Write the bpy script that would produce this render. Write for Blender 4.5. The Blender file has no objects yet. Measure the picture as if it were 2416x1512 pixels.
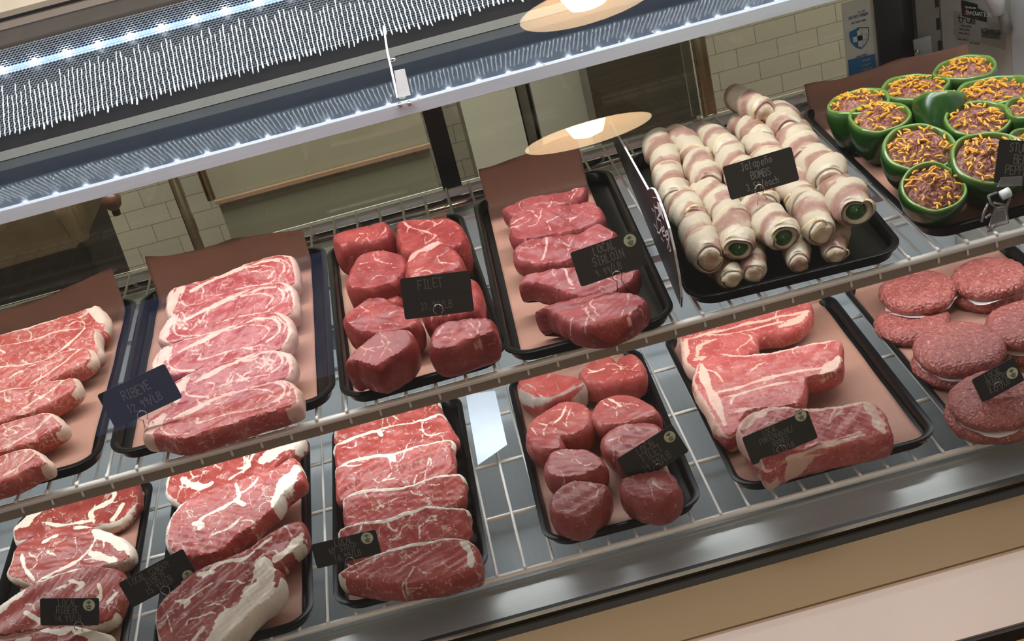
import bpy, bmesh, math, random
import numpy as np
from mathutils import Vector, Matrix
from mathutils.geometry import delaunay_2d_cdt
SC = bpy.context.scene
COL = SC.collection
# ------------------------------------------------------------------ camera
FPX, YAW, PIT, ROL = 3153.34, 0.02491, 0.49815, 0.25352
CAM = np.array([0.40616, -0.95422, 0.55800])
_f = np.array([math.sin(YAW)*math.cos(PIT), math.cos(YAW)*math.cos(PIT), -math.sin(PIT)])
_r = np.array([math.cos(YAW), -math.sin(YAW), 0.0]); _d = np.cross(_f, _r)
_rr = math.cos(ROL)*_r+math.sin(ROL)*_d; _dd = -math.sin(ROL)*_r+math.cos(ROL)*_d
cam = bpy.data.cameras.new('camera'); camo = bpy.data.objects.new('camera', cam); COL.objects.link(camo)
cam.sensor_width = 36; cam.lens = 36*FPX/2416; cam.clip_start = .02
M = Matrix.Identity(4)
for i in range(3):
    M[i][0] = _rr[i]; M[i][1] = -_dd[i]; M[i][2] = -_f[i]; M[i][3] = CAM[i]
camo.matrix_world = M; SC.camera = camo
# ------------------------------------------------------------------ world, exposure, lights
SC.view_settings.view_transform = 'Standard'; SC.view_settings.look = 'None'
SC.view_settings.gamma = 1; SC.view_settings.use_curve_mapping = False
SC.view_settings.exposure = 0.0
W = bpy.data.worlds.new('shop air'); SC.world = W; W.use_nodes = True
W.node_tree.nodes['Background'].inputs[0].default_value = (1.0, .90, .80, 1)
W.node_tree.nodes['Background'].inputs[1].default_value = .15
def area(name, loc, sx, sy, power, color, rot=(0, 0, 0), spread=None):
    l = bpy.data.lights.new(name, 'AREA'); l.shape = 'RECTANGLE'; l.size = sx; l.size_y = sy
    l.energy = power; l.color = color
    if spread: l.spread = spread
    o = bpy.data.objects.new(name, l); COL.objects.link(o); o.location = loc; o.rotation_euler = rot
    return o
COOL = (.93, .97, 1.0); WARM = (1.0, .86, .70)
area('canopy_led_light', (.40, .165, .48), 1.35, .03, 6.4, COOL)
area('under_shelf_led_light', (.40, .150, -.022), 1.30, .02, 1.9, COOL, (math.radians(4), 0, 0))
area('grille_fill_light', (.40, .335, .235), 1.3, .012, .30, (.80, .90, 1), (math.radians(75), 0, 0))  # added fill aimed at the grille, separate from its diodes
area('front_lip_fill_light', (.10, -.022, -.199), .9, .006, .10, (.80, .92, 1), (math.radians(-35), 0, 0))  # unseen fill added to put a bluish glow on the steel trough
area('shop_ceiling_light', (.4, -.40, 1.9), 1.8, .8, 15, WARM, (0, 0, 0))
area('kitchen_ceiling_light', (.4, .95, 1.35), 2.2, .5, 60, (1, .97, .90), (math.radians(32), 0, 0))
# ------------------------------------------------------------------ pixel -> place on a plane of the case
def ray(px, py): return _f+_rr*((px-1208)/FPX)+_dd*((py-756)/FPX)
def U(px, py, z=0., m=0., y0=0.):
    d = ray(px, py); t = (z+m*(CAM[1]-y0)-CAM[2])/(d[2]-m*d[1]); return CAM+t*d
def V(px, py, y):
    d = ray(px, py); return CAM+d*((y-CAM[1])/d[1])
def UP(px, py, O, N):
    d = ray(px, py); return CAM+d*(np.dot(O-CAM, N)/np.dot(d, N))
# ------------------------------------------------------------------ objects
def tag(o, label=None, cat=None, group=None, kind=None):
    if label: o['label'] = label
    if cat: o['category'] = cat
    if group: o['group'] = group
    if kind: o['kind'] = kind
    return o
WORG = {}
def empty(name, loc=(0, 0, 0), rz=0):
    o = bpy.data.objects.new(name, None); COL.objects.link(o); o.location = loc; o.rotation_euler = (0, 0, rz)
    o.empty_display_size = .02; WORG[o] = np.array(loc, float)
    return o
def mk(name, verts, faces, mat, parent=None, smooth=False, origin=None, attrs=None):
    """verts in world coordinates; origin moves the object's own base point"""
    v = np.asarray(verts, float).reshape(-1, 3)
    if parent is not None: org = WORG[parent]
    elif origin is None: org = np.array([(v[:, 0].min()+v[:, 0].max())/2, (v[:, 1].min()+v[:, 1].max())/2, v[:, 2].min()])
    else: org = np.asarray(origin, float)
    me = bpy.data.meshes.new(name); me.from_pydata((v-org).tolist(), [], faces); me.update()
    if smooth: me.polygons.foreach_set('use_smooth', [True]*len(me.polygons))
    if attrs:
        for k, a in attrs.items():
            at = me.attributes.new(k, 'FLOAT', 'POINT'); at.data.foreach_set('value', np.asarray(a, np.float32))
    if mat: me.materials.append(mat)
    o = bpy.data.objects.new(name, me); COL.objects.link(o)
    WORG[o] = org
    if parent is not None: o.parent = parent
    else: o.location = org
    return o
class MB:
    def __init__(s): s.v = []; s.f = []
    def add(s, v, f):
        n = len(s.v); s.v += [tuple(map(float, p)) for p in v]; s.f += [tuple(i+n for i in q) for q in f]; return s
    def box(s, a, b):
        x0, y0, z0 = a; x1, y1, z1 = b
        return s.add([(x0, y0, z0), (x1, y0, z0), (x1, y1, z0), (x0, y1, z0), (x0, y0, z1), (x1, y0, z1), (x1, y1, z1), (x0, y1, z1)],
                     [(0, 3, 2, 1), (4, 5, 6, 7), (0, 1, 5, 4), (1, 2, 6, 5), (2, 3, 7, 6), (3, 0, 4, 7)])
    def tube(s, pts, r, n=8, cap=True):
        P = [np.array(p, float) for p in pts]; k = len(P)
        rs = r if hasattr(r, '__len__') else [r]*k
        t0 = P[1]-P[0]; t0 = t0/np.linalg.norm(t0)
        a = np.array([0, 0, 1.]) if abs(t0[2]) < .9 else np.array([1., 0, 0])
        u = np.cross(t0, a); u /= np.linalg.norm(u)
        V_ = []
        for i in range(k):
            t = P[min(i+1, k-1)]-P[max(i-1, 0)]; t = t/(np.linalg.norm(t)+1e-12)
            u = u-t*np.dot(u, t); u /= np.linalg.norm(u)+1e-12; w = np.cross(t, u)
            for j in range(n):
                an = 2*math.pi*j/n; V_.append(P[i]+rs[i]*(math.cos(an)*u+math.sin(an)*w))
        F = []
        for i in range(k-1):
            for j in range(n):
                F.append((i*n+j, i*n+(j+1) % n, (i+1)*n+(j+1) % n, (i+1)*n+j))
        if cap: F.append(tuple(range(n-1, -1, -1))); F.append(tuple((k-1)*n+j for j in range(n)))
        return s.add(V_, F)
    def quad3(s, a, b, c, d, th, n):
        n = np.array(n, float)*th; P = [np.array(q, float) for q in (a, b, c, d)]
        return s.add(P+[q+n for q in P], [(0, 3, 2, 1), (4, 5, 6, 7), (0, 1, 5, 4), (1, 2, 6, 5), (2, 3, 7, 6), (3, 0, 4, 7)])
    def poly(s, pts, th, n):
        n = np.array(n, float)*th; P = [np.array(q, float) for q in pts]; k = len(P)
        return s.add(P+[q+n for q in P], [tuple(range(k-1, -1, -1)), tuple(range(k, 2*k))]+[(i, (i+1) % k, k+(i+1) % k, k+i) for i in range(k)])
    def lathe(s, prof, c, n=24, fn=None):
        V_ = []
        for (r, z) in prof:
            for j in range(n):
                a = 2*math.pi*j/n; q = r*(fn(a, z) if fn else 1); V_.append((c[0]+q*math.cos(a), c[1]+q*math.sin(a), c[2]+z))
        k = len(prof); F = []
        for i in range(k-1):
            for j in range(n): F.append((i*n+j, i*n+(j+1) % n, (i+1)*n+(j+1) % n, (i+1)*n+j))
        return s.add(V_, F)
    def build(s, name, mat, parent=None, smooth=False, origin=None): return mk(name, s.v, s.f, mat, parent, smooth, origin)
def box(name, a, b, mat, parent=None): return MB().box(a, b).build(name, mat, parent)
def bev(o, w=.001, seg=2):
    m = o.modifiers.new('bevel', 'BEVEL'); m.width = w; m.segments = seg; m.limit_method = 'ANGLE'; return o
# ------------------------------------------------------------------ materials
def s2l(c): return tuple((x/255/12.92 if x/255 <= .04045 else ((x/255+.055)/1.055)**2.4) for x in c)+(1,)
class NT:
    def __init__(s, name):
        s.m = bpy.data.materials.new(name); s.m.use_nodes = True; s.t = s.m.node_tree; s.b = s.t.nodes['Principled BSDF']
    def n(s, typ, **kw):
        x = s.t.nodes.new(typ)
        for k, v in kw.items():
            if hasattr(x, k): setattr(x, k, v)
            else: x.inputs[k].default_value = v
        return x
    def l(s, a, b): s.t.links.new(a, b)
    def math(s, op, a, b=None, c=None, clamp=False):
        x = s.t.nodes.new('ShaderNodeMath'); x.operation = op; x.use_clamp = clamp
        for i, q in enumerate((a, b, c)):
            if q is None: continue
            if isinstance(q, (int, float)): x.inputs[i].default_value = q
            else: s.l(q, x.inputs[i])
        return x.outputs[0]
    def mix(s, f, a, b):
        x = s.t.nodes.new('ShaderNodeMix'); x.data_type = 'RGBA'
        for sock, q in ((x.inputs[0], f), (x.inputs[6], a), (x.inputs[7], b)):
            if isinstance(q, (int, float)): sock.default_value = q
            elif isinstance(q, tuple): sock.default_value = q
            else: s.l(q, sock)
        return x.outputs[2]
    def step(s, v, lo, hi):
        x = s.t.nodes.new('ShaderNodeMapRange'); x.interpolation_type = 'SMOOTHSTEP'
        s.l(v, x.inputs[0]); x.inputs[1].default_value = lo; x.inputs[2].default_value = hi
        return x.outputs[0]
    def noise(s, vec, scale, detail=3, rough=.55, w=None, dist=0):
        x = s.t.nodes.new('ShaderNodeTexNoise'); x.inputs['Scale'].default_value = scale; x.inputs['Detail'].default_value = detail
        x.inputs['Roughness'].default_value = rough; x.inputs['Distortion'].default_value = dist
        if vec is not None: s.l(vec, x.inputs['Vector'])
        if w is not None: x.noise_dimensions = '4D'; s.l(w, x.inputs['W'])
        return x.outputs['Fac']
    def bump(s, h, st=.3, d=.001):
        x = s.t.nodes.new('ShaderNodeBump'); x.inputs['Strength'].default_value = st; x.inputs['Distance'].default_value = d
        s.l(h, x.inputs['Height']); s.l(x.outputs[0], s.b.inputs['Normal'])
    def co(s): return s.t.nodes.new('ShaderNodeTexCoord').outputs['Object']
    def set(s, **kw):
        for k, v in kw.items(): s.b.inputs[k.replace('_', ' ')].default_value = v
        return s
def plain(name, rgb, rough=.5, metal=0., var=.06, vs=60, bump=0., spec=.5, coat=0.):
    t = NT(name); co = t.co(); nz = t.noise(co, vs)
    c = s2l(rgb); d = tuple(max(0, x*(1-var*2)) for x in c[:3])+(1,)
    t.l(t.mix(nz, d, tuple(min(1, x*(1+var)) for x in c[:3])+(1,)), t.b.inputs['Base Color'])
    t.set(Roughness=rough, Metallic=metal, Specular_IOR_Level=spec, Coat_Weight=coat)
    if bump: t.bump(nz, bump)
    return t.m
def emis(name, rgb, st):
    t = NT(name); t.set(Base_Color=s2l(rgb), Emission_Color=s2l(rgb), Emission_Strength=st); return t.m
def brushed(name, rgb, rough=.3, scale=(2, 60, 60), metal=1.):
    t = NT(name); mp = t.n('ShaderNodeMapping'); t.l(t.co(), mp.inputs[0]); mp.inputs['Scale'].default_value = scale
    nz = t.noise(mp.outputs[0], 12, 4)
    c = s2l(rgb); t.l(t.mix(nz, tuple(x*.8 for x in c[:3])+(1,), c), t.b.inputs['Base Color'])
    t.set(Metallic=metal); t.l(t.math('MULTIPLY_ADD', nz, .2, rough-.1), t.b.inputs['Roughness']); t.bump(nz, .05, .0005)
    return t.m
def glassmat(name, tint=(1, 1, 1, 1), ior=1.5, boost=1.0, rough=0.):
    m = bpy.data.materials.new(name); m.use_nodes = True; t = m.node_tree; t.nodes.clear()
    o = t.nodes.new('ShaderNodeOutputMaterial'); tr = t.nodes.new('ShaderNodeBsdfTransparent'); tr.inputs[0].default_value = tint
    g = t.nodes.new('ShaderNodeBsdfGlossy'); g.inputs['Roughness'].default_value = rough
    fr = t.nodes.new('ShaderNodeFresnel'); fr.inputs[0].default_value = ior
    mu = t.nodes.new('ShaderNodeMath'); mu.operation = 'MULTIPLY'; mu.inputs[1].default_value = boost; mu.use_clamp = True
    mx = t.nodes.new('ShaderNodeMixShader'); t.links.new(fr.outputs[0], mu.inputs[0]); t.links.new(mu.outputs[0], mx.inputs[0])
    t.links.new(tr.outputs[0], mx.inputs[1]); t.links.new(g.outputs[0], mx.inputs[2]); t.links.new(mx.outputs[0], o.inputs[0])
    return m
def meatmat(name, lean, lean2, fat, marb=.5, mscale=95, rough=.38, fibre=0., vein=.045, fatedge=.2):
    t = NT(name); co = t.co(); rnd = t.n('ShaderNodeObjectInfo').outputs['Random']; w = t.math('MULTIPLY', rnd, 37.)
    n1 = t.noise(co, 45, 3, .6, w); n2 = t.noise(co, 420, 3, .6, w)
    base = t.mix(t.step(n1, .35, .68), s2l(lean), s2l(lean2))
    base = t.mix(t.math('MULTIPLY', t.step(n2, .35, .75), .35), base, tuple(x*.55 for x in s2l(lean)[:3])+(1,))
    # marbling: broken threads of fat
    wn = t.n('ShaderNodeTexNoise'); wn.noise_dimensions = '4D'; t.l(co, wn.inputs['Vector']); t.l(w, wn.inputs['W']); wn.inputs['Scale'].default_value = 90; wn.inputs['Detail'].default_value = 2
    vm = t.n('ShaderNodeVectorMath'); vm.operation = 'SCALE'; t.l(wn.outputs['Color'], vm.inputs[0]); vm.inputs['Scale'].default_value = .014
    va = t.n('ShaderNodeVectorMath'); va.operation = 'ADD'; t.l(co, va.inputs[0]); t.l(vm.outputs[0], va.inputs[1])
    vo = t.n('ShaderNodeTexVoronoi'); vo.voronoi_dimensions = '4D'; vo.feature = 'DISTANCE_TO_EDGE'; vo.inputs['Scale'].default_value = mscale
    t.l(va.outputs[0], vo.inputs['Vector']); t.l(w, vo.inputs['W'])
    thin = t.math('SUBTRACT', 1., t.step(vo.outputs['Distance'], vein*.35, vein))
    gate = t.step(t.noise(co, 110, 2, .5, t.math('ADD', w, 5.)), .60-marb*.25, .70-marb*.25)
    mar = t.math('MULTIPLY', t.math('MULTIPLY', thin, gate), .55)
    mp = t.n('ShaderNodeMapping'); t.l(va.outputs[0], mp.inputs[0]); mp.inputs['Scale'].default_value = (1, 1.9, 1.3); mp.inputs['Rotation'].default_value = (0, 0, .7)
    fl = t.noise(mp.outputs[0], 150, 3, .55, t.math('ADD', w, 2.), .8)
    mar = t.math('MAXIMUM', mar, t.step(fl, .68-marb*.10, .74-marb*.10))
    at = t.n('ShaderNodeAttribute'); at.attribute_name = 'fat'
    fz = t.math('ADD', at.outputs['Fac'], t.math('MULTIPLY', t.math('SUBTRACT', t.noise(co, 240, 3, .65, w), .5), .55)); fz = t.math('ADD', fz, t.math('MULTIPLY', t.math('SUBTRACT', t.noise(co, 90, 2, .5, w), .5), .30))
    fm = t.step(fz, .5-fatedge*.5, .5+fatedge*.5)
    mar = t.math('MULTIPLY', mar, .75)
    mask = t.math('MAXIMUM', mar, fm)
    fc = t.mix(t.noise(co, 160, 3, .6, w), tuple(x*.74 for x in s2l(fat)[:3])+(1,), s2l(fat))
    t.l(t.mix(mask, base, fc), t.b.inputs['Base Color'])
    t.set(Roughness=rough, Specular_IOR_Level=.45)
    h = t.math('ADD', n2, t.math('MULTIPLY', mask, .5)); t.bump(h, .3, .0006)
    return t.m
BLACK = plain('black_plastic', (15, 14, 14), .3, spec=.2, vs=30)
BLACK2 = plain('black_gasket', (26, 24, 22), .6)
SIGN = plain('black_chalk_card', (27, 26, 25), .5, vs=150)
CHALK = plain('chalk_ink', (122, 118, 110), .8)
CREAM = plain('cream_sticker', (214, 216, 190), .5)
GREEN = plain('green_print', (70, 105, 50), .6)
WIRE = plain('white_coated_wire', (246, 240, 230), .35, vs=20)
TAUPE = plain('taupe_edge', (150, 136, 118), .45)
STEEL = brushed('brushed_steel', (182, 184, 180), .42, (2, 60, 60), .5)
STEELD = brushed('deck_steel', (226, 232, 234), .35, (60, 2, 60), .3)
ALU = brushed('aluminium_rail', (204, 210, 218), .4, (1, 40, 40), .35)
GOLD = brushed('warm_brushed_steel', (142, 118, 86), .5, (2, 60, 60), .5)
CHROME = brushed('chrome_wire', (215, 212, 205), .15)
WHITE = plain('white_liner', (225, 228, 230), .35)
PINKW = plain('white_laminate', (206, 188, 180), .4, vs=8)
GLASS = glassmat('case_glass', (.985, .99, .985, 1), 1.45, 1.5)
GLASSD = glassmat('rear_door_glass', (.94, .955, .92, 1), 1.5, 1.)
CLEAR = glassmat('clear_plastic', (.93, .93, .93, 1), 1.5, 2.2, .05)
def papermat():
    t = NT('butcher_paper'); co = t.co(); a = t.noise(co, 14, 4, .6); b = t.noise(co, 500, 2)
    c = t.mix(a, s2l((158, 112, 94)), s2l((184, 138, 118))); c = t.mix(t.math('MULTIPLY', b, .25), c, s2l((150, 104, 82)))
    t.l(c, t.b.inputs['Base Color']); t.set(Roughness=.6); t.bump(a, .5, .004); return t.m
PAPER = papermat()
# ------------------------------------------------------------------ thin lettering, drawn as pen strokes
GL = {'A': '0,0 2,6 4,0|1,2 3,2', 'B': '0,0 0,6 3,6 3.6,5 3,3.2 0,3.2|3,3.2 4,1.6 3,0 0,0', 'C': '4,5 2.6,6 .8,5.2 0,3 .8,.8 2.6,0 4,1',
 'D': '0,0 0,6 2.5,5.6 4,3 2.5,.3 0,0', 'E': '4,6 0,6 0,0 4,0|0,3 3,3', 'F': '4,6 0,6 0,0|0,3 3,3', 'G': '4,5 2,6 0,4.4 0,1.5 2,0 4,1 4,2.8 2.4,2.8',
 'H': '0,0 0,6|4,0 4,6|0,3 4,3', 'I': '2,0 2,6|1,6 3,6|1,0 3,0', 'J': '3,6 3,1 2,0 .5,.8|1,6 4.4,6', 'L': '0,6 0,0 3.6,0', 'M': '0,0 .3,6 2,2.4 3.7,6 4,0',
 'N': '0,0 0,6 4,0 4,6', 'O': '2,0 .4,1 0,3 .4,5 2,6 3.6,5 4,3 3.6,1 2,0', 'P': '0,0 0,6 3,6 4,4.6 3,3 0,3', 'R': '0,0 0,6 3,6 4,4.6 3,3 0,3|2,3 4,0',
 'S': '4,5.2 2,6 .2,4.8 1,3.3 3.2,2.8 4,1.3 2,0 0,.8', 'T': '0,6 4,6|2,6 2,0', 'U': '0,6 0,1.4 2,0 4,1.4 4,6', 'V': '0,6 2,0 4,6', 'W': '0,6 1,0 2,4 3,0 4,6',
 'Y': '0,6 2,3 4,6|2,3 2,0', '/': '0,-1 3.4,7', '.': '1,0 1.4,0 1.4,.4', '0': '2,0 .2,1.4 .2,4.6 2,6 3.8,4.6 3.8,1.4 2,0', '1': '1,5 2,6 2,0', '2': '0,5 2,6 3.8,4.6 0,0 4,0',
 '3': '0,5.4 2,6 3.6,4.6 2,3.2 3.8,1.6 2,0 0,.8', '4': '3,0 3,6 0,2 4,2', '5': '4,6 .6,6 .4,3.4 3,3.6 4,2 2.6,0 0,.6', '6': '3.6,5.6 1,4 0,1.6 2,0 4,1.6 2,3.2 .2,2.2',
 '7': '0,6 4,6 1.4,0', '8': '2,3.2 .4,4.6 2,6 3.6,4.6 2,3.2 .2,1.4 2,0 3.8,1.4 2,3.2', '9': '3.8,4.4 2,3 .4,4.4 2,6 3.8,4.4 3,0', '-': '.6,3 3.4,3', '_': '0,0 4,0',
 'a': '3.6,3.4 1.6,4 .2,2 1.6,0 3.6,1 3.6,4 3.9,0', 'l': '1.6,6.4 1.6,0 2.2,0', 'p': '.4,4 .4,-2|.4,3.4 2,4 3.8,2 2,0 .4,.8', 'e': '.2,2 3.6,2.2 3,4 1,3.8 .2,1.8 1.6,0 3.6,.8',
 'n': '.4,0 .4,4|.4,3 2,4 3.4,3 3.6,0', 'o': '2,0 .2,2 2,4 3.8,2 2,0', 'c': '3.6,3.4 2,4 .2,2 2,0 3.6,.6', 'h': '.4,0 .4,6.4|.4,3 2,4 3.4,3 3.6,0', 'y': '.2,4 2,.6|3.8,4 1,-2',
 'r': '.6,0 .6,4|.6,2.8 2,4 3.2,3.6', 'w': '0,4 1,0 2,3 3,0 4,4', 'b': '.4,6.4 .4,0|.4,3.2 2,4 3.8,2 2,0 .4,.8', 't': '1.8,6 1.8,.6 3,0|.4,4 3.4,4', 'u': '.4,4 .4,1 2,0 3.6,1|3.6,4 3.6,0',
 'i': '2,4 2,0|2,5.4 2,5.8', 'd': '3.6,6.4 3.6,0|3.6,3.2 2,4 .2,2 2,0 3.6,.8', 'v': '0,4 2,0 4,4', 's': '3.6,3.4 2,4 .6,3 3.2,1.4 2,0 .2,.6', 'g': '3.6,3.4 2,4 .2,2 2,.4 3.6,1.4 3.6,4|3.6,2 3.2,-1.6 .6,-1.4',
 'k': '.4,6.4 .4,0|3.4,4 .4,1.6 3.6,0', 'm': '0,0 0,4|0,3 1.2,4 2,3 2,0|2,3 3.2,4 4,3 4,0', '~': '.6,5.2 1.4,5.8 2.4,5.2 3.4,5.8', 'q': '3.6,4 3.6,-2|3.6,3.4 2,4 .2,2 2,0 3.6,.8', 'f': '3.4,6 2,6 1.6,4 1.6,0|.4,3.6 3,3.6'}
GL = {k: [[tuple(map(float, p.split(','))) for p in st.split()] for st in v.split('|')] for k, v in GL.items()}
def ribbon(mb, P, w, n, lift):
    P = [np.array(p, float) for p in P]; n = np.array(n)
    for a, b in zip(P[:-1], P[1:]):
        d = b-a; L = np.linalg.norm(d)
        if L < 1e-7: continue
        d /= L; s = np.cross(n, d)*w/2; a2 = a-d*w*.3; b2 = b+d*w*.3
        mb.quad3(a2-s, b2-s, b2+s, a2+s, lift, n)
def write(mb, text, O, eu, ev, n, h, w=None, sp=1.35, jit=0., rng=None, mirror=False, center=True, lift=.0002, cw=.62):
    """text baseline-centred at O, letter height h, pen width w"""
    k = h/6; adv = 4*k*cw*sp*1.15; w = w or h*.10; tot = adv*len(text); x = -tot/2 if center else 0
    eu = np.array(eu)*(-1 if mirror else 1)
    for i, ch in enumerate(text):
        dy = (rng.uniform(-jit, jit)*h if rng else 0)
        if ch == '%': chs = [('n', 0), ('~', 0)]  # n with its tilde
        else: chs = [(ch, 0)]
        for c, _ in chs:
            for st in GL.get(c, []):
                ribbon(mb, [np.array(O)+eu*(x+p[0]*k*cw)+np.array(ev)*(p[1]*k+dy) for p in st], w, n, lift)
        x += adv
# ------------------------------------------------------------------ flat slabs of meat cut to an outline
def crom(P, step):
    P = np.asarray(P, float); n = len(P); out = []
    for i in range(n):
        p0, p1, p2, p3 = P[i-1], P[i], P[(i+1) % n], P[(i+2) % n]
        k = max(2, int(np.linalg.norm(p2-p1)/step*1.2))
        for t in np.linspace(0, 1, k, endpoint=False):
            out.append(.5*((2*p1)+(-p0+p2)*t+(2*p0-5*p1+4*p2-p3)*t*t+(-p0+3*p1-3*p2+p3)*t**3))
    out = np.array(out); d = np.r_[0, np.cumsum(np.linalg.norm(np.diff(np.vstack([out, out[:1]]), axis=0), axis=1))]
    N = max(24, int(d[-1]/step)); s = np.linspace(0, d[-1], N, endpoint=False); o2 = np.vstack([out, out[:1]])
    return np.stack([np.interp(s, d, o2[:, 0]), np.interp(s, d, o2[:, 1])], 1)
def inside(P, Q):
    x, y = P[:, 0][:, None], P[:, 1][:, None]; a = Q; b = np.roll(Q, -1, 0)
    c = ((a[:, 1] > y) != (b[:, 1] > y)) & (x < (b[:, 0]-a[:, 0])*(y-a[:, 1])/(b[:, 1]-a[:, 1]+1e-15)+a[:, 0])
    return c.sum(1) % 2 == 1
def dseg(P, A, B):
    """distance of every point to the nearest of the segments, and which one"""
    best = np.full(len(P), 1e9); idx = np.zeros(len(P), int)
    d = B-A; L = (d**2).sum(1)+1e-18
    for lo in range(0, len(P), 3000):
        q = P[lo:lo+3000, None, :]-A[None]; t = np.clip((q*d).sum(2)/L, 0, 1); r = q-t[..., None]*d
        D = np.sqrt((r**2).sum(2)); idx[lo:lo+3000] = D.argmin(1); best[lo:lo+3000] = D.min(1)
    return best, idx
def wob(P, rng, amp, wl, k=6):
    z = np.zeros(len(P))
    for _ in range(k):
        a = rng.uniform(0, 2*math.pi); f = 2*math.pi/(wl*rng.uniform(.6, 1.8)); z += np.sin(P[:, 0]*f*math.cos(a)+P[:, 1]*f*math.sin(a)+rng.uniform(0, 7))
    return z*amp/k**.5
def slab(name, mat, outl, zb, T, m=0., seed=0, rim=(), pat=(), strokes=(), veins=0, r=.004, bulge=.002, step=.0017, lump=.0006, parent=None, sidefat=.0, crown=0., taper=0.):
    """outl: outline of the cut face in the photo; zb: height the piece rests on; T thickness; m slope of the face towards the viewer"""
    rng = random.Random(seed*7+3)
    P0 = [U(x, y, zb+T) for x, y in outl]; y0 = min(p[1] for p in P0); z0 = zb+T
    P3 = np.array([U(x, y, z0, m, y0) for x, y in outl])
    e1 = np.array([1., 0, 0]); e2 = np.array([0, 1., m]); e2 /= np.linalg.norm(e2); n = np.cross(e1, e2)
    O = P3.mean(0); to2 = lambda A: np.stack([(np.asarray(A)-O)@e1, (np.asarray(A)-O)@e2], -1)
    Q = crom(to2(P3), step)
    ar = (Q[:, 0]*np.roll(Q[:, 1], -1)-np.roll(Q[:, 0], -1)*Q[:, 1]).sum()
    if ar < 0: Q = Q[::-1].copy()
    N = len(Q)
    jn = np.array([rng.uniform(-1, 1) for _ in range(N)]); jn = (jn+np.roll(jn, 1)+np.roll(jn, 2)+np.roll(jn, -1))/4
    tg = np.roll(Q, -1, 0)-np.roll(Q, 1, 0); tg /= np.linalg.norm(tg, axis=1)[:, None]+1e-12; nr = np.stack([tg[:, 1], -tg[:, 0]], 1)
    Q = Q+nr*jn[:, None]*.0006
    lo, hi = Q.min(0), Q.max(0)
    gx, gy = np.meshgrid(np.arange(lo[0], hi[0], step), np.arange(lo[1], hi[1], step*.9)); gx[::2] += step*.5
    G = np.stack([gx.ravel(), gy.ravel()], 1); G = G[inside(G, Q)]
    A, B = Q, np.roll(Q, -1, 0); dd, _ = dseg(G, A, B); G = G[dd > step*.55]
    pts = np.vstack([Q, G])
    res = delaunay_2d_cdt([Vector(p) for p in pts], [(i, (i+1) % N) for i in range(N)], [list(range(N))], 1, 1e-7)
    vs = np.array([tuple(v) for v in res[0]]); fs = [tuple(f) for f in res[2]]; orig = res[3]
    bmap = {}
    for i, ol in enumerate(orig):
        for q in ol:
            if q < N: bmap[q] = i
    d, idx = dseg(vs, A, B); d[list(bmap.values())] = 0
    h = np.where(d < r, -r*(1-np.sqrt(np.clip(1-(1-d/r)**2, 0, 1))), 0.)
    sz = hi-lo
    if crown: h += crown*np.clip(1-((vs[:, 0]-lo[0])/sz[0]*2-1)**2, 0, 1)*np.clip(1-((vs[:, 1]-lo[1])/sz[1]*2-1)**2, 0, 1)
    wv = wob(vs, rng, lump, .02)+wob(vs, rng, lump*.4, .006)
    h += wv
    if taper: h -= taper*(vs[:, 0]-lo[0])/sz[0]
    # fat field: .5 on the border of a fatty part
    soft = .0042; fat = np.zeros(len(vs))
    for (ang, half, wd) in rim:
        an = np.degrees(np.arctan2(nr[:, 1], nr[:, 0])); da = np.abs((an-ang+180) % 360-180); wl = wd*np.clip((half-da)/(half*.35), 0, 1)*(1+.35*np.sin(np.arange(N)*.11+seed))
        wl = (wl+np.roll(wl, 3)+np.roll(wl, -3)+np.roll(wl, 6)+np.roll(wl, -6))/5
        fat = np.maximum(fat, np.where(wl[idx] > .0002, .5+(wl[idx]-d)/soft, 0))
    segs = []
    for (pl, wd) in pat: segs.append(([lo+np.array(p)*sz for p in pl], wd))
    for (pl, wd) in strokes: segs.append(([to2(U(x, y, z0, m, y0)) for x, y in pl], wd))
    for _ in range(veins):
        p = lo+sz*np.array([rng.uniform(.1, .9), rng.uniform(.15, .85)]); a = rng.uniform(0, 6.28)
        for br in range(rng.choice((1, 2, 2, 3))):
            q = p.copy(); b = a+rng.uniform(-.9, .9)+(math.pi if br == 1 else 0); pl = [q]
            for k in range(rng.randint(3, 6)):
                q = q+np.array([math.cos(b), math.sin(b)])*rng.uniform(.002, .0045); b += rng.uniform(-.6, .6); pl.append(q)
            segs.append((pl, rng.uniform(.0002, .0008)))
    for pl, wd in segs:
        pl = np.array(pl)
        if len(pl) > 2:
            t = np.linspace(0, len(pl)-1, (len(pl)-1)*5+1); i0 = np.minimum(t.astype(int), len(pl)-2)
            out = []
            for tt, i in zip(t, i0):
                p0, p1, p2, p3 = pl[max(i-1, 0)], pl[i], pl[i+1], pl[min(i+2, len(pl)-1)]; u = tt-i
                out.append(.5*((2*p1)+(-p0+p2)*u+(2*p0-5*p1+4*p2-p3)*u*u+(-p0+3*p1-3*p2+p3)*u**3))
            pl = np.array(out)
        dv, k = dseg(vs, pl[:-1], pl[1:]); nk = max(1, len(pl)-1); tp = .35+.65*np.sin(np.pi*np.clip((k+.5)/nk, 0, 1))**.5; ww = wd*tp*(1+.3*np.sin(k*.9+seed)) if wd > .001 else wd
        fat = np.maximum(fat, .5+(ww-dv)/soft)
    fat = np.clip(fat, 0, 1)
    W3 = O+vs[:, :1]*e1+vs[:, 1:2]*e2+h[:, None]*n
    allv = [W3]; faces = list(fs); ring = [bmap.get(i, 0) for i in range(N)]; base = len(W3); prev = ring; attr = [fat]
    K = max(4, int(T/.0028)); rr2 = .0035
    side = np.clip(fat[ring], 0, 1)
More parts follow.
